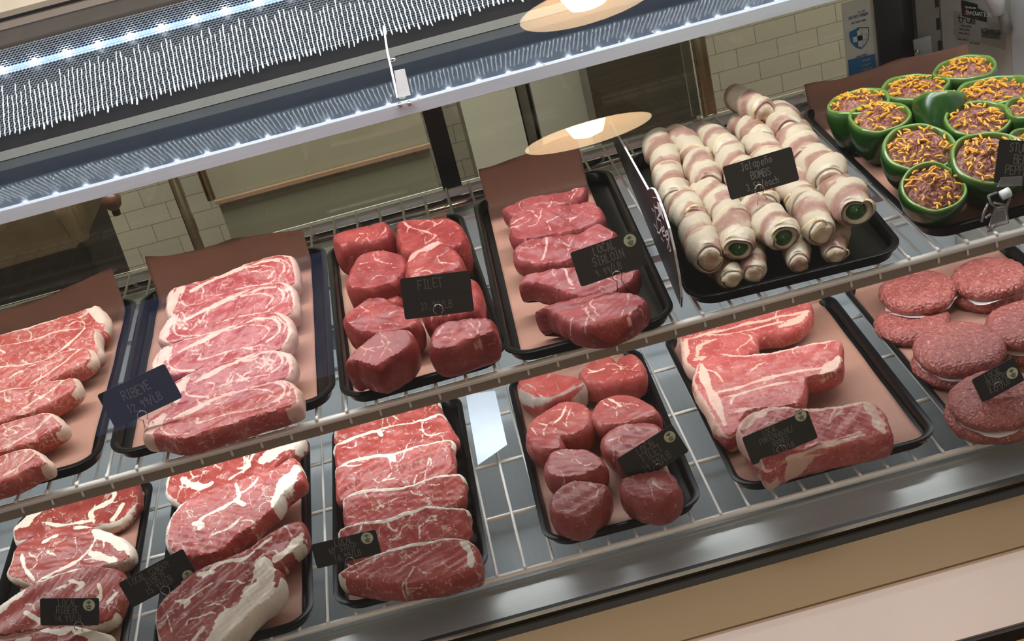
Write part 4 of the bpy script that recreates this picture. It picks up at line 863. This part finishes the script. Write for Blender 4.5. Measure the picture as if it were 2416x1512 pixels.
for i, (s, T, lab, st) in enumerate(G):
    o = steak(s, 'local filet '+lab, 'filet', 'local filets on the lower shelf', M_GREY if i == 0 else M_LFI, B_L, T, name='beef_filet', m=.12, seed=160+i, strokes=st, veins=3, r=.0018, bulge=.003, lump=.0004, sidefat=(.5 if i == 0 else .05), rim=([(270, 80, .0008)] if i == 0 else []))
# --- porterhouse
PH = [([(1608, 790), (1640, 770), (1700, 752), (1800, 728), (1880, 705), (1910, 715), (1913, 740), (1890, 765), (1850, 780), (1790, 790), (1782, 820), (1750, 845), (1700, 862), (1650, 870), (1618, 855), (1610, 820)],
       [([(1615, 800), (1680, 785), (1760, 765), (1850, 745), (1900, 735)], .0018), ([(1640, 790), (1700, 790), (1780, 775), (1860, 755), (1905, 745)], .0012), ([(1612, 860), (1615, 830), (1620, 800)], .004), ([(1645, 840), (1650, 815), (1690, 800)], .0018), ([(1640, 850), (1660, 845), (1710, 860)], .003), ([(1840, 770), (1880, 755), (1905, 735)], .0042)], 'rearmost, partly under the upper shelf lip'),
      ([(1635, 900), (1642, 870), (1652, 851), (1688, 831), (1740, 836), (1820, 828), (1900, 812), (1977, 800), (1984, 830), (1984, 865), (1950, 882), (1905, 892), (1900, 920), (1888, 948), (1840, 962), (1780, 966), (1752, 985), (1745, 1010), (1720, 1030), (1690, 1005), (1665, 960), (1650, 930)],
       [([(1700, 834), (1760, 838), (1830, 828), (1900, 813), (1970, 802)], .0026), ([(1655, 860), (1665, 900), (1685, 940), (1710, 1000)], .0044), ([(1690, 925), (1740, 915), (1800, 895), (1870, 878), (1940, 868)], .0020), ([(1700, 940), (1760, 925), (1830, 905), (1880, 900)], .0014), ([(1725, 960), (1728, 940), (1745, 930)], .0012), ([(1730, 975), (1760, 965), (1790, 962)], .0020), ([(1940, 880), (1965, 860), (1980, 845)], .0055), ([(1665, 870), (1690, 880), (1705, 900)], .001)], 'in the middle, with a clear T shaped bone line'),
      ([(1740, 1005), (1768, 975), (1800, 962), (1850, 956), (1900, 962), (1980, 955), (2040, 944), (2080, 965), (2095, 995), (2100, 1022), (2060, 1035), (1980, 1052), (1900, 1070), (1850, 1088), (1812, 1108), (1790, 1085), (1765, 1050), (1750, 1030)],
       [([(1780, 972), (1850, 960), (1920, 965), (1980, 958), (2040, 948)], .0030), ([(2042, 950), (2062, 975), (2075, 1005), (2085, 1020)], .0046), ([(1850, 1085), (1900, 1065), (1970, 1045), (2040, 1025)], .0022), ([(1900, 1052), (1980, 1035), (2030, 1018)], .001), ([(1750, 1010), (1775, 985), (1800, 975)], .005), ([(1970, 985), (1985, 970)], .0008)], 'frontmost, behind the porterhouse card with a thick pale side')]
for i, (s, st, lab) in enumerate(PH):
    steak(s, 'porterhouse steak '+lab, 'steak', 'porterhouse steaks on the lower shelf', M_POR, B_L, .024 if i < 2 else .030, m=.16, seed=180+i, strokes=st, rim=[(180, 40, .002), (90, 30, .001)], veins=8, r=.0018, sidefat=.45)
# ================================================================== burgers
def burgmat():
    t = NT('ground_beef'); co = t.co(); rnd = t.math('MULTIPLY', t.n('ShaderNodeObjectInfo').outputs['Random'], 31.)
    n1 = t.noise(co, 260, 3, .6, rnd); n2 = t.noise(co, 30, 2, .5, rnd)
    c = t.mix(t.step(n1, .35, .7), s2l((134, 62, 56)), s2l((180, 106, 96))); c = t.mix(t.math('MULTIPLY', n2, .5), c, s2l((172, 92, 84)))
    vo = t.t.nodes.new('ShaderNodeTexVoronoi'); vo.inputs['Scale'].default_value = 330; vo.inputs['Randomness'].default_value = 1; t.l(co, vo.inputs['Vector'])
    f = t.math('MULTIPLY', t.math('SUBTRACT', 1., t.step(vo.outputs['Distance'], .15, .42)), t.step(t.noise(co, 210, 1), .55, .62))
    t.l(t.mix(f, c, s2l((226, 160, 140))), t.b.inputs['Base Color']); t.set(Roughness=.4); t.bump(t.math('ADD', n1, vo.outputs['Distance']), .8, .0016); return t.m
GB = burgmat()
FILM = NT('white_film').set(Base_Color=(.85, .78, .76, 1), Roughness=.15, Specular_IOR_Level=.8).m
def patty(px, py, R_, zb, T, label, seed, film=True):
    c = U(px, py, zb+T); rng = random.Random(seed); n = 96; ph = [rng.uniform(0, 6) for _ in range(6)]
    def rad(a): return R_*(1+.018*math.sin(2*a+ph[0])+.014*math.sin(5*a+ph[1])+.008*math.sin(11*a+ph[2])+.006*math.sin(23*a+ph[3]))
    cr = [(rng.uniform(0, 6.28), rng.uniform(.002, .005)) for _ in range(2)]
    mb = MB(); V_ = []; F = []; prof_ = [(0, T), (.25, T), (.5, T+.0004), (.7, T), (.85, T-.0008), (.94, T-.0028), (.99, T-.006), (1.005, T*.5), (.99, .004), (.95, .001), (.7, 0), (0, 0)]
    for (q, z) in prof_:
        for j in range(n):
            a = 2*math.pi*j/n; r_ = rad(a)*q
            for ca, cd in cr:
                dd = abs((a-ca+math.pi) % (2*math.pi)-math.pi)
                if q > .9 and dd < .08: r_ -= cd*(1-dd/.08)
            zz = z+(rng.uniform(-.0006, .0006) if z > .001 and q > 0 else 0)
            V_.append((c[0]+r_*math.cos(a), c[1]+r_*math.sin(a), zb+zz))
    k = len(prof_)
    for i in range(k-1):
        for j in range(n): F.append((i*n+j, i*n+(j+1) % n, (i+1)*n+(j+1) % n, (i+1)*n+j))
    o = mk('burger_patty', V_, F, GB, None, True); tag(o, label, 'burger patty', 'raw burger patties')
    if film:
        V_ = []; F = []; m_ = 72
        for j in range(m_):
            a = 2*math.pi*j/m_; e = -.0006+.0022*math.sin(3*a+ph[4])+.0012*math.sin(7*a+ph[5])
            for q, z in ((.8, -.0004), (1.0+e/R_, -.0002+.0012*math.sin(4*a+ph[0]))): V_.append((c[0]+rad(a)*q*math.cos(a), c[1]+rad(a)*q*math.sin(a), zb+z))
        for j in range(m_): a = 2*j; b = 2*((j+1) % m_); F.append((a, a+1, b+1, b))
        fo = mk('film_disc', V_, F, FILM, o, True)
    return o
bz = B_L
for i, (lx, ly, ux, uy, R_, lab) in enumerate([(2150, 745, 2163, 672, .0385, 'left rear stack'), (2330, 690, 2332, 640, .0365, 'right rear stack'), (2255, 850, 2262, 806, .0425, 'middle stack'), (2420, 800, 2432, 750, .041, 'stack cut by the right frame edge'), (2340, 965, 2352, 925, .042, 'front stack behind the burger card')]):
    T = .015
    cu = U(ux, uy, bz+2*T+.0006)
    patty(lx, ly, R_*.97, bz, T, 'lower raw burger patty of the '+lab, 200+i, False) if i in (0,) else None
    if i: # lower one sits just under the upper one
        o = patty(ux, uy, R_*.97, bz, T, 'lower raw burger patty of the '+lab, 210+i, False); o.location = (cu[0]-.003, cu[1]+.002, bz)
    patty(ux, uy, R_, bz+T+.0008, T, 'upper raw burger patty of the '+lab, 220+i, True)
# ================================================================== stuffed peppers
def peppermat():
    t = NT('green_pepper_skin'); co = t.co(); n = t.noise(co, 25, 2); at = t.n('ShaderNodeAttribute'); at.attribute_name = 'fat'
    c = t.mix(n, s2l((20, 54, 14)), s2l((38, 80, 22))); c = t.mix(at.outputs['Fac'], c, s2l((104, 138, 62))); t.l(c, t.b.inputs['Base Color']); t.set(Roughness=.22, Specular_IOR_Level=.6); return t.m
PEP = peppermat()
def fillmat():
    t = NT('meat_filling'); co = t.co(); n1 = t.noise(co, 300, 3); c = t.mix(t.step(n1, .3, .7), s2l((104, 60, 46)), s2l((172, 112, 92))); t.l(c, t.b.inputs['Base Color']); t.set(Roughness=.4); t.bump(n1, .7, .0015); return t.m
FILL = fillmat(); CHED = plain('cheddar', (232, 166, 52), .45, vs=200, var=.15)
def pepper(px, py, wpx, H_, label, seed, tilt=None, zb=UZ+.0044):
    c = U(px, py, zb+H_); rng = random.Random(seed)
    dist = np.linalg.norm(c-CAM); R_ = wpx/FPX*dist/2
    base = (c[0], c[1], zb); root = empty('stuffed_pepper', base); tag(root, label, 'stuffed pepper', 'stuffed green bell peppers')
    lobes = rng.choice((3, 4, 4)); p0 = rng.uniform(0, 6); n = 64
    def lob(a, z): return 1+.030*math.cos(lobes*(a-p0))*(1.1-.4*z/H_)+.02*math.sin(2*a+p0)-.05*max(0, abs(math.cos(lobes*(a-p0)/2))**20)*0
    prof_ = [(0, .003), (.35, .0005), (.56, .0015), (.72, .007), (.84, H_*.30), (.95, H_*.52), (1.02, H_*.72), (1.02, H_*.88), (.985, H_-.0015), (.955, H_), (.90, H_), (.875, H_-.0015), (.86, H_-.006), (.84, H_-.014)]
    V_ = []; F = []; at = []
    for i, (q, z) in enumerate(prof_):
        for j in range(n):
            a = 2*math.pi*j/n; r_ = R_*q*lob(a, z); wavy = (.0012*math.sin(2*a+p0)+.0004*math.sin(7*a)) if z > H_*.7 else 0
            V_.append((c[0]+r_*math.cos(a), c[1]+r_*math.sin(a), zb+z+wavy)); at.append(1. if i >= 9 else (.35 if i == 8 else .0))
    for i in range(len(prof_)-1):
        for j in range(n): F.append((i*n+j, i*n+(j+1) % n, (i+1)*n+(j+1) % n, (i+1)*n+j))
    sh = mk('pepper_shell', V_, F, PEP, root, True, attrs={'fat': at})
    V_ = []; F = []; m_ = 40; rg = 14; hh = {}
    dome = rng.uniform(.006, .011)
    for i in range(rg+1):
        q = i/rg
        for j in range(m_):
            a = 2*math.pi*j/m_; r_ = R_*.865*q*lob(a, H_); z = H_-.006+dome*(1-q*q)+rng.uniform(-.0012, .0012)
            V_.append((c[0]+r_*math.cos(a), c[1]+r_*math.sin(a), zb+z))
    for i in range(rg):
        for j in range(m_): F.append((i*m_+j, i*m_+(j+1) % m_, (i+1)*m_+(j+1) % m_, (i+1)*m_+j))
    mk('filling', V_, F, FILL, root, False)
    mb = MB()
    for _ in range(int(50*(R_/.03)**2)):
        q = math.sqrt(rng.random())*.82; a = rng.uniform(0, 6.28); x, y = c[0]+R_*q*math.cos(a), c[1]+R_*q*math.sin(a); z = zb+H_-.006+dome*(1-q*q)+.0012+rng.uniform(0, .0012)
        b = rng.uniform(0, 3.14); L_ = rng.uniform(.0035, .0085); cu_ = rng.uniform(-.0012, .0012); d = np.array([math.cos(b), math.sin(b), rng.uniform(-.25, .25)]); s = np.array([-math.sin(b), math.cos(b), 0])
        pts = [np.array([x, y, z])+d*L_*(t-.5)+s*cu_*math.sin(t*3.14)+np.array([0, 0, .0006*math.sin(t*3.14)]) for t in (0, .33, .66, 1)]
        w_ = rng.uniform(.0008, .0013); cu_ *= .35; mb.tube(pts, [w_*.8, w_, w_, w_*.7], 5)
    o = mb.build('cheese_shreds', CHED, root); o['kind'] = 'stuff'
    if tilt:
        root.rotation_euler = tilt[0]; root.location = Vector(base)+Vector(tilt[1])
    return root
for i, (px, py, w_, lab) in enumerate([(2025, 238, 150, 'rear left, against the paper'), (2160, 200, 156, 'rear row, second from the left'), (2275, 158, 146, 'farthest back, in the corner'), (2345, 208, 168, 'in the rear right, wide with a dip in its rim'),
    (2082, 282, 142, 'second row left, with curled cheese on top'), (2310, 283, 150, 'in the middle of the right half'), (2167, 342, 168, 'third row left, heaped unevenly'), (2330, 362, 176, 'behind the pepper card'), (2198, 432, 150, 'frontmost, nearly round'), (2440, 248, 130, 'cut by the right frame edge, upper one'), (2452, 318, 130, 'cut by the right frame edge, lower one')]):
    t = {6: 20, 7: 22, 8: 26, 5: 12, 4: 8}.get(i); H_ = .050 if t is None else (.038 if i == 8 else .046)
    pepper(px, py, w_*.97, H_, 'stuffed green bell pepper '+lab, 240+i, ((math.radians(t), 0, 0), (0, .012, .003)) if t else None)
pepper(2222, 262, 120, .052, 'stuffed green bell pepper tipped over with its ribbed side facing out', 260, ((math.radians(-32), math.radians(12), 0), (0, -.002, .012)))
# ================================================================== bacon rolls
def baconmat():
    t = NT('bacon'); co = t.co(); rnd = t.math('MULTIPLY', t.n('ShaderNodeObjectInfo').outputs['Random'], 23.)
    at = t.n('ShaderNodeAttribute'); at.attribute_name = 'fat'; al = t.n('ShaderNodeAttribute'); al.attribute_name = 'along'
    n2 = t.noise(co, 120, 3, .6, rnd); n3 = t.noise(co, 38, 2, .5, rnd); n4 = t.noise(co, 260, 3, .6, rnd)
    ph = t.math('ADD', t.math('MULTIPLY', at.outputs['Fac'], 6.6), t.math('ADD', rnd, t.math('MULTIPLY', n3, 5.5)))
    s = t.math('ADD', t.math('MULTIPLY', t.math('SINE', ph), .5), t.math('MULTIPLY', t.math('SUBTRACT', n2, .5), .9))
    c = t.mix(t.step(s, -.05, .25), s2l((194, 178, 154)), s2l((168, 132, 116)))
    c = t.mix(t.math('MULTIPLY', t.step(s, .30, .50), .55), c, s2l((136, 92, 80)))
    c = t.mix(t.math('MULTIPLY', t.step(at.outputs['Fac'], .88, .95), .85), c, s2l((222, 196, 146)))
    c = t.mix(t.math('MULTIPLY', t.step(n2, .5, .75), .35), c, s2l((186, 172, 156)))
    t.l(c, t.b.inputs['Base Color']); t.set(Roughness=.34); t.bump(t.math('ADD', n2, n4), .4, .0016); return t.m
BAC = baconmat(); JAL = plain('jalapeno_green', (40, 84, 34), .2, vs=40)
def roll(F, cx, cy, L_, R_, seed, label, z=.0, pitch=0., yaw=0., green=True, group='bacon wrapped jalapeno rolls'):
    rng = random.Random(seed); na, nt = 40, 74; turns = rng.uniform(1.5, 2.3)*(1 if rng.random() < .9 else -1); ph = rng.uniform(0, 1)
    p = F.P(cx, cy, .0044+R_*1.02+z); ax = F.ey*math.cos(pitch)+np.array([0, 0, math.sin(pitch)]); ax = ax*math.cos(yaw)+F.ex*math.sin(yaw); ax /= np.linalg.norm(ax)
    u = np.cross(ax, (0, 0, 1)); u /= np.linalg.norm(u); w = np.cross(u, ax)
    V_, F_, A1, A2 = [], [], [], []; bend = rng.uniform(-.002, .002)
    b1, b2, b3 = rng.uniform(0, 6), rng.uniform(0, 6), rng.uniform(0, 6)
    for i in range(nt+1):
        t = i/nt; e = min(1, (t*(1-t)*14))**.45; env = .88+.12*math.sin(math.pi*t)
        for j in range(na):
            a = 2*math.pi*j/na; s = (t*abs(turns)+(a/(2*math.pi))*(1 if turns > 0 else -1)+ph) % 1
            r_ = R_*env*(.76+.25*s**.8-.08*max(0, (s-.94)/.06))*(.80+.20*e)*(1+.05*math.sin(2*a+b1)+.045*math.sin(t*7+a+b2)+.03*math.sin(t*13-2*a+b3)+.02*math.sin(t*31+3*a+b1))
            if w[2] and math.sin(a) < -.4: r_ *= .94
            c = p+ax*((t-.5)*L_+.0012*math.sin(3*a+b3)*(1 if t < .03 or t > .97 else 0))+u*bend*math.sin(t*3.14)
            V_.append(c+u*r_*math.cos(a)+w*r_*math.sin(a)*.94); A1.append(s); A2.append(t+a*.02)
    k = nt+1
    for i in range(nt):
        for j in range(na): F_.append((i*na+j, i*na+(j+1) % na, (i+1)*na+(j+1) % na, (i+1)*na+j))
    # rolled-in ends
    for end, i0, dr in ((0, 0, 1), (1, nt*na, -1)):
        base = len(V_); c = p+ax*((-.5 if end == 0 else .5)*L_)
        for q, dp in (((.74, -.0006), (.62, .004), (.5, .006)) if green else ((.80, -.0022), (.55, -.0036), (.25, -.0030))):
            for j in range(na):
                v = V_[i0+j]; V_.append(c+(v-c)*q+ax*dr*dp); A1.append(.9); A2.append(.1*end)
        prev = i0
        for kk in range(3):
            cur = base+kk*na
            for j in range(na): F_.append((prev+j, cur+j, cur+(j+1) % na, prev+(j+1) % na) if end else (prev+(j+1) % na, cur+(j+1) % na, cur+j, prev+j))
            prev = cur
        F_.append(tuple(prev+j for j in range(na)))
    root = empty('bacon_roll', tuple(p-np.array([0, 0, R_]))); tag(root, label, 'bacon roll', group)
    mk('bacon_wrap', V_, F_, BAC, root, True, attrs={'fat': A1, 'along': A2})
    if green:
        c = p-ax*(.5*L_-.004); mb = MB(); pts = [c+ax*.012, c+ax*.004, c-ax*.001, c-ax*.0045, c-ax*.0060]; mb.tube(pts, [R_*.5, R_*.5, R_*.46, R_*.26, R_*.05], 18); mb.build('jalapeno_tip', JAL, root, True)
    return root
rowN = ['front row', 'second row', 'third row', 'rear row']; colN = ['first from the left', 'second from the left', 'in the middle column', 'second from the right', 'at the right end']
rng = random.Random(77)
cols = [-.068, -.038, -.006, .027, .061]
GT = {(0, 1): 1, (0, 2): 1, (0, 4): 1}
for rI in range(4):
    for cI in range(5):
        x = cols[cI]*(1-.02*rI)+rng.uniform(-.002, .002); y = -T5.d/2+.055+rI*.0640+rng.uniform(-.004, .004)+(.006 if cI in (1,) else 0)
        roll(T5, x, y, rng.uniform(.074, .082), (.0195 if cI == 4 else rng.uniform(.0168, .0182)), 300+rI*5+cI, 'bacon wrapped roll %s, %s%s' % (rowN[rI], colN[cI], ', green pepper tip showing' if (rI, cI) in GT else ''), z=.014+rng.uniform(0, .004), pitch=rng.uniform(-.05, .13)*-1, yaw=rng.uniform(-.12, .12), green=(rI, cI) in GT)
for cI, x in enumerate((-.058, -.025, .010, .045)):
    roll(T5, x, -T5.d/2+.044, .074, .0135, 340+cI, 'flattened lower bacon roll under the front row, %s' % ('leftmost', 'left of the centre', 'right of the centre', 'rightmost')[cI], z=.0, pitch=0, yaw=rng.uniform(-.3, .3), green=False, group='bottom layer of bacon rolls')
roll(T5, .034, T5.d/2-.056, .060, .0165, 350, 'bacon wrapped roll lying on top at the far back right', z=.036, pitch=.05, yaw=-.3, green=False)
# ================================================================== price cards
def card(cor, anc, zf, label, lines, stick=None, ring=None, stakes=True, name='price_card', chalk=None, lean=18, yaw=0, legs=None, cap=None):
    """corners TL TR BR BL in the photo; anc: where the wire stake meets the food, at height zf"""
    A_ = U(*anc, zf); th = math.radians(lean); yw = math.radians(yaw)
    N = np.array([math.sin(yw)*math.cos(th), -math.cos(yw)*math.cos(th), math.sin(th)])
    q = [UP(x, y, A_, N) for x, y in cor]; c = sum(q)/4
    eu = (q[1]-q[0]+q[2]-q[3]); eu /= np.linalg.norm(eu); ev = np.cross(N, eu); 
    w = (np.dot(q[1]-q[0], eu)+np.dot(q[2]-q[3], eu))/2; h = (np.dot(q[0]-q[3], ev)+np.dot(q[1]-q[2], ev))/2
    root = empty(name, tuple(c-ev*h/2)); tag(root, label, 'price card', 'black price cards')
    P = lambda u, v, l=0.: c+eu*u*w/2+ev*v*h/2+N*l
    r_ = .002; pts = []
    for sx, sy, a0 in ((1, 1, 0), (-1, 1, 90), (-1, -1, 180), (1, -1, 270)):
        for k in range(5):
            an = math.radians(a0+22.5*k); pts.append(c+eu*(sx*(w/2-r_)+r_*math.cos(an))+ev*(sy*(h/2-r_)+r_*math.sin(an)))
    MB().poly(pts, .0009, N).build('plate', SIGN, root)
    mb = MB(); rng = random.Random(len(label))
    for t, u, v, hh in lines: write(mb, t, P(u, v, .0010), eu, ev, N, hh*h, hh*h*.10, jit=.08, rng=rng, sp=1.15)
    mb.build('lettering', chalk or CHALK, root)
    if stick:
        s = UP(*stick, A_+N*.0012, N); R_ = .0056
        circ = lambda R_, l: [s+eu*R_*math.cos(a)+ev*R_*math.sin(a)+N*l for a in np.linspace(0, 2*math.pi, 32, endpoint=False)]
        st = MB().poly(circ(R_, 0), .0002, N).build('sticker', GREEN, root)
        MB().poly(circ(R_*.9, .0002), .0002, N).build('disc', CREAM, st)
        mb = MB(); k = R_
        f = lambda x, y: s+eu*x*k+ev*y*k+N*.0006
        ribbon(mb, [f(0, -.05), f(.02, .2), f(.0, .42)], k*.07, N, .0002)
        for sx in (-1, 1): mb.poly([f(0, .25), f(sx*.2, .30), f(sx*.42, .55), f(sx*.22, .55), f(sx*.05, .42)][::sx], .0002, N)
        mb.poly([f(0, .42), f(.12, .6), f(.05, .78), f(-.08, .6)], .0002, N)
        write(mb, 'Locally', f(0, -.32), eu, ev, N, k*.26, k*.05, sp=.95); write(mb, 'Grown', f(0, -.66), eu, ev, N, k*.26, k*.05, sp=.95)
        mb.build('printing', GREEN, st)
        pass
    if ring:
        s = UP(*ring, A_+N*.0016, N); R_ = .0040; mb = MB(); a0 = math.radians(-60)
        cp_ = [s+eu*R_*math.cos(a)+ev*R_*math.sin(a)+N*.0003*math.sin(a) for a in np.linspace(a0, a0+2*math.pi*.86, 22)]
        if legs: e1_, e2_ = U(*legs[0], zf-.006), U(*legs[1], zf-.006)
        else: e1_, e2_ = A_-np.array([.004, 0, .006]), A_+np.array([.006, .004, -.006])
        mb.tube([e2_]+cp_+[e1_], .00042, 6); mb.build('wire_stake', CHROME, root, True)
    return root
card([(226, 932), (388, 858), (431, 936), (276, 1010)], (365, 1008), .03, 'black price card reading RIBEYE 12.99 at the left of the upper ribeye tray', [('RIBEYE', .0, .12, .24), ('12.99/LB', .05, -.62, .22)], None, (336, 980), legs=((345, 1022), (382, 1008)), lean=16)
card([(941, 662), (1108, 633), (1119, 738), (958, 749)], (1055, 790), .040, 'black price card reading FILET 31.99 in the thick filet tray', [('FILET', -.15, .38, .22), ('31.99/LB', -.05, -.66, .18)], None, (1034, 730), legs=((1040, 772), (1066, 780)), chalk=plain('faint_chalk', (104, 102, 96), .8))
card([(1344, 595), (1503, 543), (1527, 622), (1371, 678)], (1468, 700), .030, 'black price card reading LOCAL SIRLOIN with a round sticker', [('LOCAL', -.02, .42, .24), ('SIRLOIN', .0, -.18, .24), ('9.99/LB', -.1, -.78, .2)], (1486, 567), (1456, 651), legs=((1457, 698), (1486, 692)))
card([(1707, 392), (1870, 345), (1882, 425), (1721, 474)], (1790, 492), .050, 'black price card reading Jalapeno BOMBS over the bacon rolls', [('Jalape%o', -.05, .44, .22), ('BOMBS', .0, -.20, .22), ('3.59/each', -.02, -.80, .20)], None, (1792, 447), legs=((1785, 497), (1815, 475)))
cr_ = card([(2363, 329), (2468, 336), (2456, 440), (2338, 430)], (2352, 520), .012, 'black card reading STUFFED BELL PEPPERS cut off by the right frame edge', [('STUFFED', .15, .48, .20), ('BELL', .1, -.02, .20), ('PEPPERS', .1, -.55, .20)], None, None)
card([(735, 1284), (882, 1249), (904, 1303), (747, 1341)], (832, 1356), LZ+.034, 'black price card reading LOCAL NY STRIP with a round sticker', [('LOCAL', .0, .42, .27), ('NY STRIP', -.08, -.14, .25), ('14.99/LB', .0, -.76, .25)], (866, 1269), (826, 1325), legs=((820, 1357), (849, 1342)))
card([(277, 1374), (428, 1298), (468, 1347), (316, 1434)], (392, 1408), LZ+.030, 'black price card reading LOCAL COWBOY RIBEYE beside the bone-in steaks', [('LOCAL COWBOY', -.12, .38, .24), ('RIBEYE', -.02, -.14, .24), ('15.99/LB', -.05, -.72, .24)], (444, 1358), (390, 1392), lean=22)
card([(81, 1411), (220, 1410), (249, 1474), (110, 1475)], (205, 1495), LZ+.030, 'black price card reading LOCAL RIBEYE at the bottom left', [('LOCAL', -.05, .42, .25), ('RIBEYE', -.05, -.12, .25), ('14.99/LB', -.05, -.68, .22)], (210, 1427), (186, 1477), lean=24, legs=((168, 1450), (226, 1508)))
card([(1459, 1080), (1588, 998), (1622, 1066), (1490, 1149)], (1545, 1125), LZ+.030, 'black price card reading LOCAL FILET 29.99 with a round sticker', [('LOCAL', .0, .42, .25), ('FILET', .02, -.08, .25), ('29.99/LB', .0, -.70, .22)], (1580, 1030), (1553, 1104), legs=((1545, 1125), (1566, 1100)))
card([(1748, 1031), (1906, 968), (1928, 1031), (1777, 1098)], (1845, 1085), LZ+.030, 'black price card reading LOCAL PORTERHOUSE TBONES with a round sticker', [('LOCAL', -.18, .54, .18), ('PORTERHOUSE/', -.06, .08, .18), ('TBONES', -.02, -.38, .18), ('14.99/LB', .0, -.86, .17)], (1889, 980), (1844, 1060), legs=((1835, 1080), (1858, 1072)))
card([(2302, 887), (2402, 838), (2405, 900), (2307, 959)], (2352, 940), LZ+.034, 'black price card reading LOCAL BURGERS with a round sticker', [('LOCAL', -.05, .38, .24), ('BURGERS', .0, -.12, .22), ('8.99/LB', -.05, -.66, .22)], (2388, 880), (2355, 912), legs=((2345, 925), (2362, 922)))
# clear clip stand under the pepper card
A_ = U(2352, 520, .012); N = np.array([0, -math.cos(.3), math.sin(.3)])
K = lambda x, y, l=0.: UP(x, y, A_+N*l, N)
cs = empty('card_clip', tuple(K(2345, 545))); tag(cs, 'clear plastic clip stand with a white barrel holding the pepper card', 'clip')
CLB = NT('clear_edge').set(Base_Color=(.75, .75, .75, 1), Roughness=.08, Transmission_Weight=.85, IOR=1.45).m
mb = MB()
for s in ([(2331, 462), (2338, 480), (2350, 490), (2334, 536), (2338, 545)], [(2384, 465), (2374, 490), (2378, 526), (2352, 532), (2330, 546)], [(2331, 462), (2352, 454)], [(2343, 478), (2370, 484)], [(2350, 490), (2373, 490)], [(2334, 536), (2352, 532)], [(2331, 480), (2322, 500), (2316, 524)], [(2338, 505), (2325, 514)]):
    mb.tube([K(x, y, .002) for x, y in s], .0011, 8)
mb.build('frame', CLB, cs, True)
sheet('window', [K(2350, 492, .002), K(2372, 492, .002), K(2375, 525, .002), K(2340, 530, .002)], CLB, cs, .0008, N)
MB().tube([K(2362, 462, .005), K(2382, 452, .005)], .0042, 16).build('barrel', WHITE, cs, True)
sheet('grip', [K(2362, 418, .0015), K(2412, 415, .0015), K(2410, 438, .0015), K(2352, 441, .0015)], CLB, cs, .001, N)
